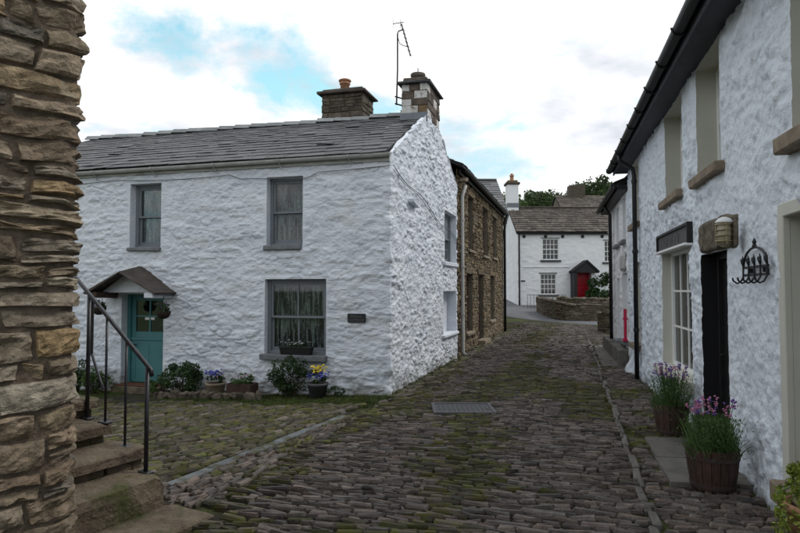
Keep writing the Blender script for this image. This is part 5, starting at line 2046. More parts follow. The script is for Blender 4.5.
for k in range(6):
    a0_ = R_END + .15 + k * .72
    if a0_ + .7 > R2_END:
        break
    q.cbox(RW.pt(a0_ + .35, .02 + .16, .10), RW.u * .34, RW.n * .12, UP * (.20 + .02 * (k % 2)), .025, .008)
q.build('plinth', M['flag'], r2)
a_, z_ = RW.at(628.2, 330)
rb = thing('red_post', RW.pt(a_ + .05, h2[2] + .01, .07), 'short bright red upright bar on the sill of the far right cottage', 'post')
zb_ = h2[2]
zt_ = RW.at(628.2, 309)[1]
MB().tube([RW.pt(a_, zb_, .06), RW.pt(a_, zt_, .06)], .035, 8).build('upright', M['pink_red'], rb)
MB().cbox(RW.pt(a_, zb_ + .03, .06), RW.u * .07, RW.n * .06, UP * .03, .01).build('foot', M['pink_red'], rb)
MB().cbox(RW.pt(a_, zt_ - .22, .06), RW.u * .055, RW.n * .05, UP * .02, .008).build('collar', M['pink_red'], rb)
# white lumpy buttress at the end of the near house
V, F = [], []
sb = RW.s(634.5, 375)
for i in range(14):
    for j in range(12):
        th, fz_ = math.pi * i / 13, j / 11
        r_ = .30 * (1 - fz_ ** 2.2) * (1 + .8 * float(vnoise(th * 2, fz_ * 3, 14)))
        V.append(RW.pt(sb + math.cos(th) * r_ * 1.3, -.1 + fz_ * .50, math.sin(th) * r_ * .6 - .02))
        if i and j:
            F.append(((i - 1) * 12 + j - 1, i * 12 + j - 1, i * 12 + j, (i - 1) * 12 + j))
mesh_obj('buttress', V, F, M['white_right'], rh, True)

# ================================================================== RUBBLE BUILDING IN THE LEFT FOREGROUND
fgb = thing('rubble_building', (CC[0], CC[1], g1(*CC)), 'weathered brown rubble stone building corner in the left foreground', 'house')
L3, C3 = v3(*lu, 0), v3(*cu, 0)
CR = .13                                       # rounded corner radius
FD = v3(.72, .694, 0)                          # along the face, towards the corner
NL = v3(.694, -.72, 0)                         # outward normal of the face (towards the street)
FACE, RET = .95, .40
TURN = math.acos(float(np.dot(NL, L3)))
arc = CR * TURN
TOT = FACE + arc + RET
_mid = (NL + L3) / np.linalg.norm(NL + L3)
OC = v3(*CC, 0) - _mid * CR


def path(p):
    """point and outward normal at arclength p: face towards the corner, round it, then back along the steps"""
    if p < FACE:
        return OC + NL * CR - FD * (FACE - p), NL
    if p < FACE + arc:
        th = (p - FACE) / CR
        pr_ = L3 - NL * np.dot(L3, NL)
        pr_ /= np.linalg.norm(pr_)
        n_ = NL * math.cos(th) + pr_ * math.sin(th)
        return OC + n_ * CR, n_
    return OC + L3 * CR + C3 * (p - FACE - arc), L3


FH_TOP = 3.75
core = MB()
pp = [path(p) for p in np.linspace(0, TOT, 40)]
loop = [a_ - n_ * .016 for a_, n_ in pp]
deepC = loop + [loop[-1] + C3 * 4.0, loop[-1] + C3 * 4.0 - L3 * 5, loop[0] - FD * 3.5]
core.prism([p + UP * -.5 for p in deepC], UP * (FH_TOP + .5))
fcore = core.build('wall', M['mortar'], fgb)
z = -.12
row = 0
while z < FH_TOP - .05:
    h_ = random.choice([random.uniform(.06, .10), random.uniform(.09, .16), random.uniform(.10, .14)])
    if z < .9:
        h_ *= 1.15
    p = -random.uniform(0, .2)
    while p < TOT:
        w_ = random.uniform(.10, .27) if h_ > .11 else random.uniform(.09, .25)
        p0, p1 = max(0, p), min(TOT, p + w_)
        p += w_
        if FACE - .02 < p1 < FACE + arc * .55:         # quoins wrap the corner
            p1 = min(TOT, FACE + arc + random.uniform(-.03, .12))
            p = p1
        if p1 - p0 < .05:
            continue
        cut = random.uniform(.35, .62)
        for f0, f1 in (((0, cut), (cut, 1)) if h_ > .125 and random.random() < .33 else ((0, 1),)):
            jt = random.uniform(.003, .008)
            a0_, a1_, z0_, z1_ = p0 + jt, p1 - jt, z + h_ * f0 + jt * .8, z + h_ * f1 - jt * .8
            nx_ = max(6, min(13, int((a1_ - a0_) / .026) + 4))
            nz_ = max(6, min(10, int(h_ / .024) + 3))
            proud = random.uniform(-.002, .014)
            tx, tz = random.gauss(0, .008), random.gauss(0, .008)
            sd_ = random.uniform(0, 200)
            V, F = [], []
            sk = random.gauss(0, .012)
            for i in range(nx_):
                for j in range(nz_):
                    fx = (0, .008 / (a1_ - a0_))[i] if i < 2 else ((1, 1 - .008 / (a1_ - a0_))[nx_ - 1 - i] if i > nx_ - 3 else (i - 1) / (nx_ - 3))
                    fz_ = (0, .008 / (z1_ - z0_))[j] if j < 2 else ((1, 1 - .008 / (z1_ - z0_))[nz_ - 1 - j] if j > nz_ - 3 else (j - 1) / (nz_ - 3))
                    rim = i in (0, nx_ - 1) or j in (0, nz_ - 1)
                    fxx = fx
                    zz_ = z0_ + (z1_ - z0_) * fz_ + sk * (fx - .5) + .010 * float(vnoise(fx * 4 + sd_, fz_ * 3, 1)) * (1.2 if j in (0, nz_ - 1) else 1)
                    pa = a0_ + (a1_ - a0_) * fxx + .014 * float(vnoise(fz_ * 4 + sd_, fx * 3, 2))
                    pa = min(max(pa, 0), TOT)
                    zz_, pa = zz_ + .050 * float(fbm(pa * 2.6, zz_ * 2.2, 51, 2)), pa + .045 * float(fbm(pa * 3.1 + 7, zz_ * 4.2, 53, 2))
                    pa = min(max(pa, 0), TOT)
                    b_, n_ = path(pa)
                    if rim:
                        o_ = -.030
                    else:
                        ed = min(i, nx_ - 1 - i, j, nz_ - 1 - j)
                        o_ = proud + tx * (fx - .5) * 2 + tz * (fz_ - .5) * 2 - (.006 if ed == 1 else 0) + .034 * float(fbm(fx * 3.2 * (a1_ - a0_) / .2 + sd_, fz_ * 2.6 + sd_ * .3, 5, 3, .6))
                    V.append(b_ + n_ * o_ + UP * zz_)
                    if i and j:
                        F.append(((i - 1) * nz_ + j - 1, i * nz_ + j - 1, i * nz_ + j, (i - 1) * nz_ + j))
            mesh_obj('stone', V, F, M['stone'], fcore)
    z += h_
    row += 1
q = MB()
q.prism([p + UP * FH_TOP + (p - deepC[-2]) * .02 for p in deepC], UP * .12)
q.build('roof', M['slate_old'], fgb)

# ---- stone steps climbing beside it
def sp(c, l, z=0):
    return v3(*(CC + cu * c + lu * l), z)


stp = thing('stone_steps', sp(1.3, .8, 0), 'worn sandstone steps rising beside the rubble building', 'steps')
gst = g1(*sp(1.0, 1.0)[:2])
fronts = [1.03, 1.40, 1.78, 2.14, 2.50, 2.86, 3.22]
ends = [1.43, 1.55, 1.47, 1.61, 1.58, 1.55, 1.55]
rise = [.240, .165, .16, .165, .16, .16, .16]


def rough_slab(c0, c1, l0, l1, z0, z1, name, parent, m_, amp=.014, nc=7, nl=16, nzs=4, sd_=0):
    """slab with worn, wavy top edge"""
    V, F = [], []
    idx = {}

    def vid(i, j, k):
        key = (i, j, k)
        if key not in idx:
            fc, fl, fz_ = i / nc, j / nl, k / nzs
            c_ = c0 + (c1 - c0) * fc
            l_ = l0 + (l1 - l0) * fl
            zz_ = z0 + (z1 - z0) * fz_
            p = np.array([c_, l_, zz_])
            ec = min(i, nc - i) == 0
            el_ = min(j, nl - j) == 0
            ez = k == nzs
            r_ = .022
            if ez and ec:
                p[0] += r_ * .6 if i == 0 else -r_ * .6
                p[2] -= r_ * .5
            if ez and el_:
                p[1] += r_ if j == 0 else -r_ * 1.2
                p[2] -= r_ * .6
            if ec and el_:
                p[1] += .012 if j == 0 else -.02
            p[0] += amp * 1.1 * float(fbm(l_ * 5, zz_ * 9 + c_ * 3, 31 + sd_, 3, .6))
            p[1] += amp * float(fbm(c_ * 6, zz_ * 8 + l_, 32 + sd_, 2))
            p[2] += amp * .9 * float(fbm(c_ * 5, l_ * 4, 33 + sd_, 3)) * (1 if k else 0)
            idx[key] = len(V)
            V.append(sp(p[0], p[1], p[2]))
        return idx[key]
    for j in range(nl):
        for k in range(nzs):
            F.append((vid(0, j, k), vid(0, j + 1, k), vid(0, j + 1, k + 1), vid(0, j, k + 1)))
            F.append((vid(nc, j, k), vid(nc, j, k + 1), vid(nc, j + 1, k + 1), vid(nc, j + 1, k)))
    for i in range(nc):
        for k in range(nzs):
            F.append((vid(i, nl, k), vid(i + 1, nl, k), vid(i + 1, nl, k + 1), vid(i, nl, k + 1)))
            F.append((vid(i, 0, k), vid(i, 0, k + 1), vid(i + 1, 0, k + 1), vid(i + 1, 0, k)))
        for j in range(nl):
            F.append((vid(i, j, nzs), vid(i, j + 1, nzs), vid(i + 1, j + 1, nzs), vid(i + 1, j, nzs)))
    return mesh_obj(name, V, F, m_, parent, False)


rough_slab(.58, 1.06, .02, 1.52, gst - .08, gst + .03, 'bottom_slab', stp, M['step'], .010, sd_=1)
zt_ = gst + .02
TREADZ = []
for k in range(7):
    z_prev = zt_
    zt_ += rise[k]
    TREADZ.append(zt_)
    f_, e_ = fronts[k], ends[k]
    if k == 0:
        rough_slab(f_, f_ + .52, .02, e_, gst - .05, zt_, 'step_slab', stp, M['step'], .020, sd_=3)
    else:
        rough_slab(f_ - .025, f_ + .50, .02, e_, zt_ - .095, zt_, 'step_slab', stp, M['step'], .016, sd_=5 + k)
        l_ = .03
        while l_ < e_ - .06:
            w_ = random.uniform(.18, .36)
            l1_ = min(e_ - .03, l_ + w_)
            q = MB()
            patch_stone(q, sp(f_ + .03, 0, 0), L3, UP, -C3, l_ + .006, l1_ - .006, z_prev - .01, zt_ - .10, random.uniform(-.012, .012), .012, .006, base=-.30)
            q.build('riser_stone', M['step'], stp)
            l_ = l1_
# carcass below the treads
q = MB()
for k in range(1, 7):
    zt0 = TREADZ[k] - .10
    q.prism([sp(fronts[k] + .10, .03, -.2), sp(fronts[k] + .10, ends[k] - .06, -.2), sp(fronts[k] + (.36 if k < 6 else 1.2), ends[k] - .06, -.2), sp(fronts[k] + (.36 if k < 6 else 1.2), .03, -.2)], UP * (zt0 + .2))
q.build('rubble_core', M['step'], stp)

# ---- iron handrail
hrl = thing('handrail', sp(1.3, 1.40, TREADZ[0]), 'black iron handrail with thin posts on the stone steps', 'handrail')
posts = [(1.24, 1.40, 0), (1.53, 1.45, 1), (1.82, 1.42, 2), (2.10, 1.46, 2)]
tops = []
_a, _b = np.array([posts[0][0], posts[0][1], 1.10 + gst]), np.array([posts[3][0], posts[3][1], 1.665 + gst])
for k, (c_, l_, ti_) in enumerate(posts):
    _t = (c_ - _a[0]) / (_b[0] - _a[0])
    l_, pz = _a[1] + (_b[1] - _a[1]) * _t, _a[2] + (_b[2] - _a[2]) * _t
    tops.append(sp(c_, l_, pz))
    bz = TREADZ[ti_] - .012
    q = MB()
    q.tube([sp(c_, l_, bz), sp(c_, l_, pz)], .018 if k in (0, 3) else .011, 8)
    q.build('newel_post' if k == 0 else 'post', M['rail_paint'], hrl, True)
    MB().cbox(sp(c_, l_, bz + .008), C3 * .055, L3 * .035, UP * .010, .004).build('foot_plate', M['rail_paint'], hrl)
dirr = (tops[3] - tops[0]) / np.linalg.norm(tops[3] - tops[0])
q = MB()
q.tube([tops[0] - dirr * .07 - UP * .045, tops[0] - dirr * .055, tops[0], tops[1], tops[2], tops[3], tops[3] + dirr * 1.1], .0175, 10)
q.build('rail', M['rail_paint'], hrl, True)
q = MB()
a_ = tops[3] - C3 * .05
q.tube([a_ - UP * .02, a_ - UP * .52, sp(posts[2][0] + .01, posts[2][1], TREADZ[2] + .28)], .012, 8)
q.build('cranked_brace', M['rail_paint'], hrl)

# ================================================================== GARDEN WALLS BY THE FAR HOUSE
def garden_wall(name, label, pts, th, h, coping, m_=M['far_stone']):
    """pts: (x, y, ztop) polyline"""
    root = thing(name, (pts[0][0], pts[0][1], g1(pts[0][0], pts[0][1])), label, 'wall')
    cq, q, cp = MB(), MB(), MB()
    for a_, b_ in zip(pts[:-1], pts[1:]):
        a_, b_ = np.array(a_, float), np.array(b_, float)
        d = (b_ - a_)[:2]
        ln = np.hypot(*d)
        u_ = v3(d[0] / ln, d[1] / ln, 0)
        n_ = v3(u_[1], -u_[0], 0)
        top_ = lambda s_: a_[2] + (b_[2] - a_[2]) * s_ / ln
        z0_ = min(g1(a_[0], a_[1]), g1(b_[0], b_[1])) - .2
        o_ = v3(a_[0], a_[1], 0)
        cq.prism([o_ - n_ * .02 + UP * z0_, o_ + u_ * ln - n_ * .02 + UP * z0_, o_ + u_ * ln - n_ * .02 + UP * (b_[2] - .03), o_ - n_ * .02 + UP * (a_[2] - .03)], -n_ * (th - .04))
        zmax = max(a_[2], b_[2])
        for s0, s1, z0, z1 in courses(0, ln, z0_, zmax, (.08, .16), (.16, .45), (), .02, lambda s_: top_(s_) + .04):
            patch_stone(q, o_, u_, UP, n_, s0, s1, z0, z1, random.uniform(-.01, .03), .018, .010)
            patch_stone(q, o_ - n_ * th, u_, UP, -n_, s0, s1, z0, z1, random.uniform(-.01, .03), .018, .010)
        s_ = 0
        while s_ < ln:
            w_ = random.uniform(.18, .4)
            hh = random.uniform(.06, .16) if coping == 'round' else random.uniform(.03, .05)
            c = o_ + u_ * (s_ + w_ / 2) - n_ * th / 2 + UP * (top_(s_ + w_ / 2) + hh * .5)
            cp.cbox(c, u_ * w_ / 2 * .97, n_ * (th / 2 + .03), UP * hh, .06 if coping == 'round' else .015, .012)
            s_ += w_
    cq.build('wall_core', M['mortar'], root)
    q.build('stonework', m_, root, kind='stuff')
    cp.build('coping_stones', M['far_stone'], root, kind='stuff')
    return root


def gp(px, Yd, top_y):
    p = pxat(px, top_y, Yd)
    return (p[0], p[1], p[2])


garden_wall('garden_wall', 'low curved dry stone wall before the white house with the red door', [gp(536, 36.5, 298), gp(545, 34.2, 300), gp(555, 32.6, 302.5), gp(566, 31.9, 304.5), gp(598, 31.7, 305.5)], .4, 1, 'flat')
garden_wall('inner_garden_wall', 'garden wall with rounded coping stones behind the low curved wall', [gp(556, 35.2, 299.5), gp(580, 34.6, 299.5), gp(622, 34.4, 300)], .4, 1, 'round')
garden_wall('stub_wall', 'short stone wall end past the right hand cottages', [gp(597, 24.2, 314), gp(617, 23.6, 313)], .45, 1, 'flat')

# iron railing by the far house
ra = thing('garden_railing', (pxat(527, 300, 38.2)[0], 38.2, g1(8.2, 38.2)), 'low grey iron railing in front of the far white house', 'railing')
M['rail_grey'] = mat('grey_iron', (.16, .165, .17), rough=.5)
xr0, xr1 = pxat(527.5, 300, 38.2)[0], pxat(566, 300, 38.2)[0]
gr0 = g1(xr0, 38.2)
for z_ in (gr0 + .12, gr0 + .88):
    MB().cbox(v3((xr0 + xr1) / 2, 38.2, z_), v3((xr1 - xr0) / 2, 0, 0), v3(0, .02, 0), UP * .02, .004).build('rail', M['rail_grey'], ra)
x = xr0
while x <= xr1 + .01:
    MB().tube([v3(x, 38.2, gr0 - .05), v3(x, 38.2, gr0 + .88)], .018, 6).build('bar', M['rail_grey'], ra)
    x += .2

# ================================================================== POTS AND PLANTS
def barrel(px, py, R, H, label, group='half barrel planters by the right wall'):
    p = ground_at(px, py)
    root = thing('barrel_planter', p, label, 'planter', group)
    ns = 18
    for k in range(ns):
        t0, t1 = 2 * math.pi * k / ns + .012, 2 * math.pi * (k + 1) / ns - .012
        q = MB()
        V = []
        for (rr, zz) in ((R * .80, 0), (R * .93, H * .5), (R, H + random.gauss(0, .003))):
            for dr in (0, -.025):
                for th in (t0, t1):
                    V.append(p + v3(math.cos(th) * (rr + dr), math.sin(th) * (rr + dr), zz))
        F = []
        for lv in (0, 4):
            F += [(lv, lv + 1, lv + 5, lv + 4), (lv + 3, lv + 2, lv + 6, lv + 7), (lv + 1, lv + 3, lv + 7, lv + 5), (lv + 2, lv, lv + 4, lv + 6)]
        F += [(0, 2, 3, 1), (8, 9, 11, 10)]
        q.add(V, F)
        q.build('stave', M['barrel'], root)
    for zz, rr in ((H * .12, R * .83), (H * .80, R * .965)):
        th = np.linspace(0, 2 * math.pi, 33)
        q = MB()
        V, F = [], []
        for i, a_ in enumerate(th[:-1]):
            for (dr, dz) in ((.001, -.016), (.006, -.016), (.008, .016), (.003, .016)):
                V.append(p + v3(math.cos(a_) * (rr + dr), math.sin(a_) * (rr + dr), zz + dz))
        m_ = 32
        for i in range(m_):
            for j in range(4):
                F.append((i * 4 + j, ((i + 1) % m_) * 4 + j, ((i + 1) % m_) * 4 + (j + 1) % 4, i * 4 + (j + 1) % 4))
        q.add(V, F)
        q.build('hoop', M['hoop'], root)
    MB().lathe(p, [(R * .78, .01), (R * .88, H * .5), (R * .94, H - .05), (.001, H - .04)], 20).build('soil', M['soil'], root)
    return p


def herb(p, R, H, label, nblade, nfl, fm, fm2):
    root = thing('flowering_plant', p, label, 'plant')
    q = MB()
    blades(q, p - UP * .05, nblade // 2, R * .9, H * .95, .003, .30, hj=.6)
    blades(q, p - UP * .05, nblade // 4, R * 1.02, H * .5, .005, .7, hj=.5)
    q.build('foliage', M['leaf_grey'], root)
    pts = np.array([p + v3(random.gauss(0, R * .48), random.gauss(0, R * .48), random.uniform(-.02, H * .85)) for _ in range(nblade * 9)])
    V, F = leaves(pts, .030, 1.6, asp=.25)
    mesh_obj('leaf_mass', V, F, M['leaf_mid'], root)
    for k, (m_, nn_) in enumerate(((fm, nfl), (fm2, nfl // 2))):
        q, st = MB(), MB()
        for _ in range(nn_):
            th = random.uniform(0, 6.28)
            rr = R * math.sqrt(random.random()) * 1.0
            hh = H * random.uniform(.85, 1.25)
            b_ = p + v3(math.cos(th) * rr * .4, math.sin(th) * rr * .4, .02)
            t_ = p + v3(math.cos(th) * rr, math.sin(th) * rr, hh)
            st.tube([b_, (b_ + t_) / 2 + UP * .04, t_], .0022, 4, False)
            blossoms(q, [t_ + v3(random.gauss(0, .008), random.gauss(0, .008), random.gauss(0, .012)) for _ in range(6)], .011)
        q.build('flower_heads', m_, root, kind='stuff')
        st.build('stems', M['leaf_mid'], root, kind='stuff')
    return root


pb = barrel(713, 487, .215, .34, 'half barrel planter nearest the camera, left of the iron hook rack')
herb(pb + UP * .30, .19, .36, 'tall lavender and pink flowers in the nearest half barrel', 700, 26, M['pink'], M['purple'])
pb2 = barrel(671.5, 433, .20, .34, 'half barrel planter below the shop window, beyond the dark door')
herb(pb2 + UP * .30, .19, .42, 'loose purple flowering plant in the half barrel under the shop window', 420, 34, M['purple'], M['pink'])
# trailing lime plant at the right edge
pq = v3(2.68, 3.95, g1(2.68, 3.95))
pot = thing('flower_pot', pq, 'terracotta pot with lime foliage at the right edge of the picture', 'flower pot')
MB().lathe(pq, [(.12, 0), (.15, .26), (.17, .265), (.17, .31), (.15, .31), (.14, .27), (.001, .27)], 20).build('pot_body', M['terracotta'], pot, True)
MB().lathe(pq + UP * .262, [(.14, 0), (.13, .02), (.001, .025)], 16).build('soil', M['soil'], pot)
lime = thing('trailing_plant', pq + UP * .28, 'yellow green trailing plant spilling from a pot at the right edge', 'plant')
pts, _ = clump_pts(1300, pq + UP * .43, (.17, .19, .19), 26, .06)
pts2 = np.array([pq + v3(math.cos(a_) * r_, math.sin(a_) * r_, z_) for a_, r_, z_ in zip(rng.uniform(0, 6.28, 900), rng.uniform(.16, .23, 900), rng.uniform(.02, .38, 900))])
V, F = leaves(np.concatenate([pts, pts2]), .042, .1)
mesh_obj('foliage', V, F, M['leaf_lime'], lime)
q = MB()
for k in range(9):
    a_ = k * .7
    q.tube([pq + UP * .27, pq + v3(math.cos(a_) * .1, math.sin(a_) * .1, .42), pq + v3(math.cos(a_) * .2, math.sin(a_) * .2, .36)], .005, 5)
q.build('stems', M['leaf_mid'], lime)


def bush(p, rad, n_, size, m_, label, nclump=20, cr=.12, name='shrub', flowers=(), stems=True, group=None):
    root = thing(name, p, label, 'shrub' if name == 'shrub' else 'plant', group)
    c = np.array(p) + UP * rad[2] * .9
    pts, cs = clump_pts(n_, c, rad, nclump, cr)
    pts[:, 2] = np.maximum(pts[:, 2], p[2] + .01)
    V, F = leaves(pts, size, .4)
    mesh_obj('foliage', V, F, m_, root)
    if stems:
        q = MB()
        for cc in cs[:14]:
            q.tube([np.array(p) - UP * .02, (np.array(p) + cc) / 2 + v3(random.gauss(0, .03), random.gauss(0, .03), -.04), cc], [.014, .010, .005], 5)
        q.build('stems', M['bark'], root)
    for fm, nf, zr, r_, off in flowers:
        q = MB()
        fp = [c + v3(random.gauss(off[0], rad[0] * off[3]), random.gauss(off[1], rad[1] * .5) - rad[1] * .4, random.uniform(*zr) * rad[2] + off[2]) for _ in range(nf)]
        blossoms(q, fp, r_)
        q.build('blossoms', M[fm], root, kind='stuff')
    return root


def front_of(px, off):
    """point on the ground 'off' metres in front of the cottage wall at this pixel column"""
    s_ = FW.at(px, 330, off)[0]
    p = FW.pt(s_, 0, off)
    p[2] = g1(p[0], p[1])
    return p


bush(front_of(183, .40), (.46, .32, .36), 2600, .05, M['leaf_dark'], 'dark green shrub against the white wall right of the teal door', 22, .13)
bush(front_of(162, .45), (.26, .2, .17), 700, .05, M['leaf_mid'], 'low green plant at the foot of the teal door jamb', 10, .08)
# ceramic pot with blue flowers, trough with mixed flowers
p = front_of(216, .38)
pt_ = thing('flower_pot', p, 'small round grey stone pot with blue flowers by the white wall', 'flower pot')
MB().lathe(p, [(.10, 0), (.16, .08), (.17, .18), (.19, .19), (.19, .23), (.16, .23), (.15, .2), (.001, .2)], 18).build('pot_body', M['stone_sill'], pt_, True)
MB().lathe(p + UP * .195, [(.15, 0), (.14, .02), (.001, .022)], 14).build('soil', M['soil'], pt_)
bush(p + UP * .2, (.19, .17, .12), 420, .04, M['leaf_dark'], 'blue flowering plant in the small round pot', 10, .07, 'flowering_plant', [('blue', 60, (.5, 1.2), .02, (0, 0, 0, .45))], False)
p = front_of(243, .42)
tr_ = thing('flower_trough', p, 'rusty brown trough with small flowers left of the lower window', 'flower trough')
q = MB()
for s0, s1, o0, o1 in ((-.24, .24, -.14, -.115), (-.24, .24, .115, .14), (-.24, -.215, -.114, .114), (.215, .24, -.114, .114)):
    q.cbox(p + FW.u * (s0 + s1) / 2 + FW.n * (o0 + o1) / 2 + UP * .11, FW.u * (s1 - s0) / 2, FW.n * (o1 - o0) / 2, UP * .12, .006)
q.build('trough_sides', M['barrel'], tr_)
MB().cbox(p + UP * .09, FW.u * .214, FW.n * .113, UP * .09, .004).build('soil', M['soil'], tr_)
bush(p + UP * .17, (.27, .16, .13), 620, .04, M['leaf_mid'], 'small mixed flowers growing in the rusty brown trough', 14, .07, 'flowering_plant', [('white_petal', 22, (.3, 1.0), .016, (0, 0, 0, .5)), ('pink', 16, (.3, 1.0), .014, (0, 0, 0, .5))], False)
bush(front_of(292, .36), (.42, .28, .40), 2800, .048, M['leaf_dark'], 'bushy dark shrub below the lower sash window', 26, .13, 'shrub')
p = front_of(318, .42)
pt3 = thing('flower_pot', p, 'dark pot with yellow and blue flowers below the lower window', 'flower pot')
MB().lathe(p, [(.13, 0), (.17, .20), (.185, .205), (.185, .25), (.165, .25), (.16, .22), (.001, .22)], 18).build('pot_body', M['slate'], pt3, True)
MB().lathe(p + UP * .21, [(.16, 0), (.15, .02), (.001, .022)], 14).build('soil', M['soil'], pt3)
bush(p + UP * .2, (.20, .17, .15), 420, .045, M['leaf_dark'], 'yellow and blue pansies in the dark pot beside the shrub', 10, .07, 'flowering_plant',
     [('yellow', 40, (.5, 1.25), .022, (.0, 0, .03, .30)), ('blue', 60, (.0, .7), .024, (.02, 0, 0, .45))], False)
bush(front_of(336, .30), (.16, .14, .10), 240, .04, M['leaf_dark'], 'tiny dark plant at the wall foot right of the yellow pansies', 6, .06, 'low_plant', (), False)
bush(front_of(96, .42), (.34, .26, .24), 900, .055, M['leaf_mid'], 'green plant beside the wall left of the teal door behind the railing', 16, .11, 'shrub')
bush(front_of(79, .30), (.22, .2, .42), 900, .05, M['leaf_dark'], 'upright climbing plant by the wall behind the stone corner', 16, .11, 'shrub')
# stone edging of the flower bed
fbp = front_of(205, .4)
fbd = thing('flower_bed', fbp, 'narrow flower bed edged with rough stones right of the teal door', 'flower bed')
ctr_ = [front_of(px, o_) for px, o_ in ((158, .05), (258, .05), (258, .62), (158, .62))]
MB().prism([p - UP * .05 for p in ctr_], UP * .075).build('soil', M['soil'], fbd)
for k in range(24):
    p = front_of(158 + k * 4.4, .66 + random.gauss(0, .03))
    MB().cbox(p + UP * .03, FW.u * random.uniform(.05, .085) + UP * random.gauss(0, .012), FW.n * random.uniform(.035, .06), UP * random.uniform(.04, .09), .022, .014).build('edging_stone', M['far_stone'], fbd)

# hanging baskets either side of the canopy
for k, (px, py, o_, lab) in enumerate(((99, 309, .50, 'hanging basket left of the teal door'), (163.5, 313, .42, 'hanging basket before the right edge of the teal door'))):
    s_, z_ = FW.at(px, py, o_)
    c = FW.pt(s_, z_, o_)
    hb = thing('hanging_basket', c - UP * .1, 'dark ' + lab, 'hanging basket', 'hanging baskets under the door canopy')
    MB().lathe(c, [(.03, -.11), (.09, -.085), (.125, -.02), (.135, .03), (.12, .03), (.11, .0), (.001, .0)], 16).build('bowl', M['soil'], hb, True)
    zt_ = er_z - .05
    q = MB()
    for a_ in (0, 2.1, 4.2):
        q.tube([c + v3(math.cos(a_) * .12, math.sin(a_) * .12, .03), c + v3(0, 0, .30)], .004, 4, False)
    q.tube([c + UP * .30, v3(c[0], c[1], max(zt_, c[2] + .32)), FW.pt(s_, max(zt_, c[2] + .32), .0)], .007, 5)
    q.build('chains', M['black_iron'], hb)
    pts, _ = clump_pts(240, c + UP * .08, (.14, .14, .09), 10, .05)
    V, F = leaves(pts, .045, .5)
    pl_ = thing('basket_plant', c + UP * .02, 'purple flowering plant in the ' + lab, 'plant')
    mesh_obj('foliage', V, F, M['leaf_dark'], pl_)
    q = MB()
    blossoms(q, [c + v3(random.gauss(0, .07), random.gauss(0, .07), random.uniform(.06, .2)) for _ in range(18)], .012)
    q.build('blossoms', M['purple'], pl_)

# window box on the lower sill
s0, z0 = FW.at(280, 355, .06)
s1, _ = FW.at(311, 355, .06)
sc_, hw_b = (s0 + s1) / 2, abs(s0 - s1) / 2
zsill = FW.at(295, 355)[1]
wb = thing('window_box', FW.pt(sc_, zsill, .02), 'black plastic window box on the slate sill of the lower window', 'window box')
q = MB()
q.prism([FW.pt(sc_ + hw_b * .9, zsill + .002, .09), FW.pt(sc_ - hw_b * .9, zsill + .002, .09), FW.pt(sc_ - hw_b, zsill + .13, .10), FW.pt(sc_ + hw_b, zsill + .13, .10)], -FW.n * .16)
q.build('trough_body', M['black_iron'], wb)
q = MB()
FW.box(q, sc_ - hw_b - .012, sc_ + hw_b + .012, zsill + .131, zsill + .150, -.065, .108, .004)
q.build('rim', M['black_iron'], wb)
pts = np.array([FW.pt(sc_ + random.gauss(0, hw_b * .45), zsill + .15 + abs(random.gauss(0, .05)), random.uniform(-.05, .08)) for _ in range(260)])
V, F = leaves(pts, .035, .6)
wp = thing('window_box_plant', FW.pt(sc_, zsill + .14, .02), 'small pale flowers growing in the black window box', 'plant')
mesh_obj('foliage', V, F, M['leaf_dark'], wp)
q = MB()
blossoms(q, [FW.pt(sc_ + random.gauss(0, hw_b * .42), zsill + .19 + abs(random.gauss(0, .04)), random.uniform(-.02, .09)) for _ in range(34)], .013)
q.build('blossoms', M['white_petal'], wp)

# grass strip along the cottage front and tufts at the wall feet
def tufts(name, pts, h, per, label, w=.004):
    n_ = len(pts) * per
    P = np.repeat(np.array(pts), per, 0) + np.concatenate([rng.normal(0, .035, (n_, 2)), np.zeros((n_, 1))], 1)
    P[:, 2] = gz(P[:, 0], P[:, 1]) - .03
    hh = h * rng.uniform(.5, 1.3, n_)
    le = rng.normal(0, .35, (n_, 2)) * hh[:, None]
    th = rng.uniform(0, 6.28, n_)
    s_ = np.stack([np.cos(th), np.sin(th), np.zeros(n_)], 1) * w
    mid = P + np.concatenate([le * .35, (hh * .6)[:, None]], 1)
    tip = P + np.concatenate([le, hh[:, None]], 1)
    V = np.stack([P - s_, P + s_, mid + s_ * .7, mid - s_ * .7, tip], 1).reshape(-1, 3)
    b_ = np.arange(n_) * 5
    F = [(a, a + 1, a + 2, a + 3) for a in b_] + [(a + 3, a + 2, a + 4) for a in b_]
    o = mesh_obj(name, V, F, M['grass'], None)
    return tag(o, label, 'grass', kind='stuff')


gp_ = []
for _ in range(3800):
    s_ = random.uniform(-.1, 7.5)
    o_ = random.uniform(.1, 1.3)
    if 4.0 < s_ < 5.2 or (s_ > 3.4 and random.random() < .6):
        continue
    p = FW.pt(s_, 0, o_)
    gp_.append(p)
tufts('grass_strip', gp_, .045, 9, 'short green grass strip along the foot of the cottage front')
gp_ = []
for _ in range(420):
    t_ = random.uniform(0, 16)
    gp_.append(GW.pt(t_, 0, abs(random.gauss(.03, .05)) + .02))
for _ in range(160):
    y_ = random.uniform(3.5, 18)
    gp_.append(v3(rwall(y_) - abs(random.gauss(.02, .03)) - .02, y_, 0))
for _ in range(120):
    gp_.append(sp(random.uniform(.45, 1.0), random.uniform(0.0, .22)))
tufts('grass_tufts', gp_, .06, 7, 'grass tufts growing at the foot of the walls')
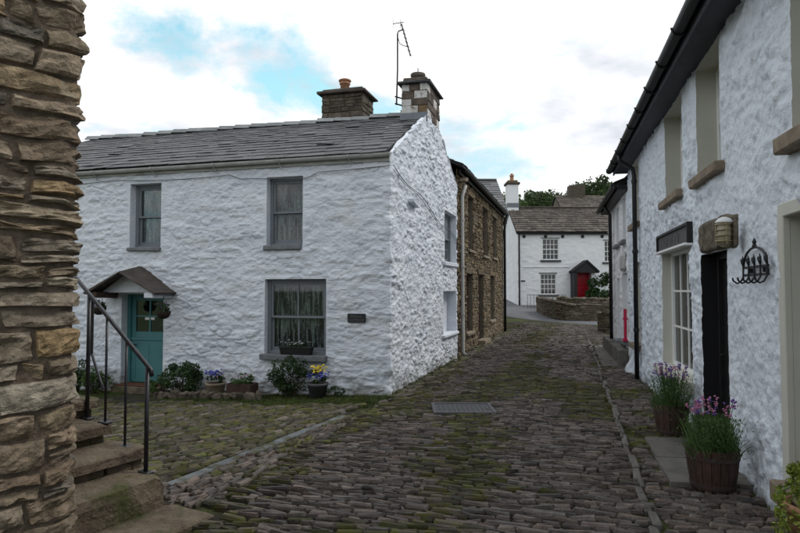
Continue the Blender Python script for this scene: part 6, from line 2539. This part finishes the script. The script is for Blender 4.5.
# moss cushions between the setts
gp_ = []
cand = rng.uniform((-7, 3.2), (5.5, 27), (30000, 2))
for x_, y_ in cand:
    if (in_street(x_, y_) and m_street(x_, y_)) or (in_band(x_, y_) and random.random() < .45) or (in_yard(x_, y_) and random.random() < .55):
        gp_.append(v3(x_, y_, 0))
gp_ = gp_[:6500]
tufts('moss_tufts', gp_, .030, 6, 'moss and fine grass growing between the setts', .0035)

# ================================================================== TREES AND FAR PLANTING
def tree(px, top_y, Yd, rx, label, m_, n_=5200, leaf_s=.42, crown_h=None, name='broadleaf_tree'):
    p = pxat(px, top_y, Yd)
    gx = g1(p[0], Yd)
    Ht = p[2] - gx
    ch = crown_h or Ht * .62
    root = thing(name, (p[0], Yd, gx), label, 'tree', 'trees on the slope behind the houses')
    c = v3(p[0], Yd, p[2] - ch * .5)
    pts, cs = clump_pts(n_, c, (rx, rx * .9, ch * .5), 46, rx * .26)
    V, F = leaves(pts, leaf_s, .2)
    mesh_obj('crown', V, F, m_, root)
    q = MB()
    q.tube([v3(p[0], Yd, gx - .3), v3(p[0] + .1, Yd, gx + Ht * .3), v3(p[0] + .2, Yd, gx + Ht * .62)], [.34, .26, .14], 8)
    for cc in cs[:18]:
        q.tube([v3(p[0] + .1, Yd, gx + Ht * random.uniform(.3, .55)), (cc + c) / 2 + v3(0, 0, -.4), cc], [.13, .08, .03], 5)
    q.build('trunk', M['bark'], root)
    return root


tree(546, 186, 78, 5.0, 'dark rounded tree behind the ridge of the far white house', M['leaf_tree'])
tree(567, 191, 84, 4.4, 'tree between the far chimney and the brown stone roof', M['leaf_tree'])
tree(597, 173, 74, 4.6, 'tallest tree rising above the brown stone roof', M['leaf_tree'])
tree(624, 181, 78, 4.2, 'tree partly hidden by the right hand eaves', M['leaf_tree'])
tree(513, 189, 70, 2.6, 'small tree behind the far white chimney', M['leaf_tree2'], 2600, .34)
tree(534, 203, 66, 2.3, 'pale green bushy tree low behind the far roof', M['leaf_tree2'], 2600, .34)
tree(536, 189, 86, 4.5, 'left of two rounded dark trees behind the far white house', M['leaf_tree'])
tree(556, 188, 90, 5.0, 'wide dark tree above the middle of the far roof ridge', M['leaf_tree'])
tree(584, 183, 80, 3.6, 'dark tree right of the chimney on the brown stone roof', M['leaf_tree'])
tree(609, 178, 82, 4.0, 'dark tree next to the tallest tree, nearer the right eaves', M['leaf_tree'])
p = pxat(603, 298, 38.4)
bush((p[0], 38.6, g1(p[0], 38.6)), (1.05, .8, 1.25), 3600, .16, M['leaf_dark'], 'large dark green bush right of the red door', 34, .34, 'shrub')
# clutter of plants on the inner garden wall line
for px, r_, lab in ((566, .4, 'left'), (573, .3, 'right')):
    p = pxat(px, 300, 36.4)
    bush((p[0], 36.4, g1(p[0], 36.4)), (r_, .35, .5), 500, .12, M['leaf_mid'], 'small garden plant behind the stone wall, %s of two by the porch' % lab, 10, .18)
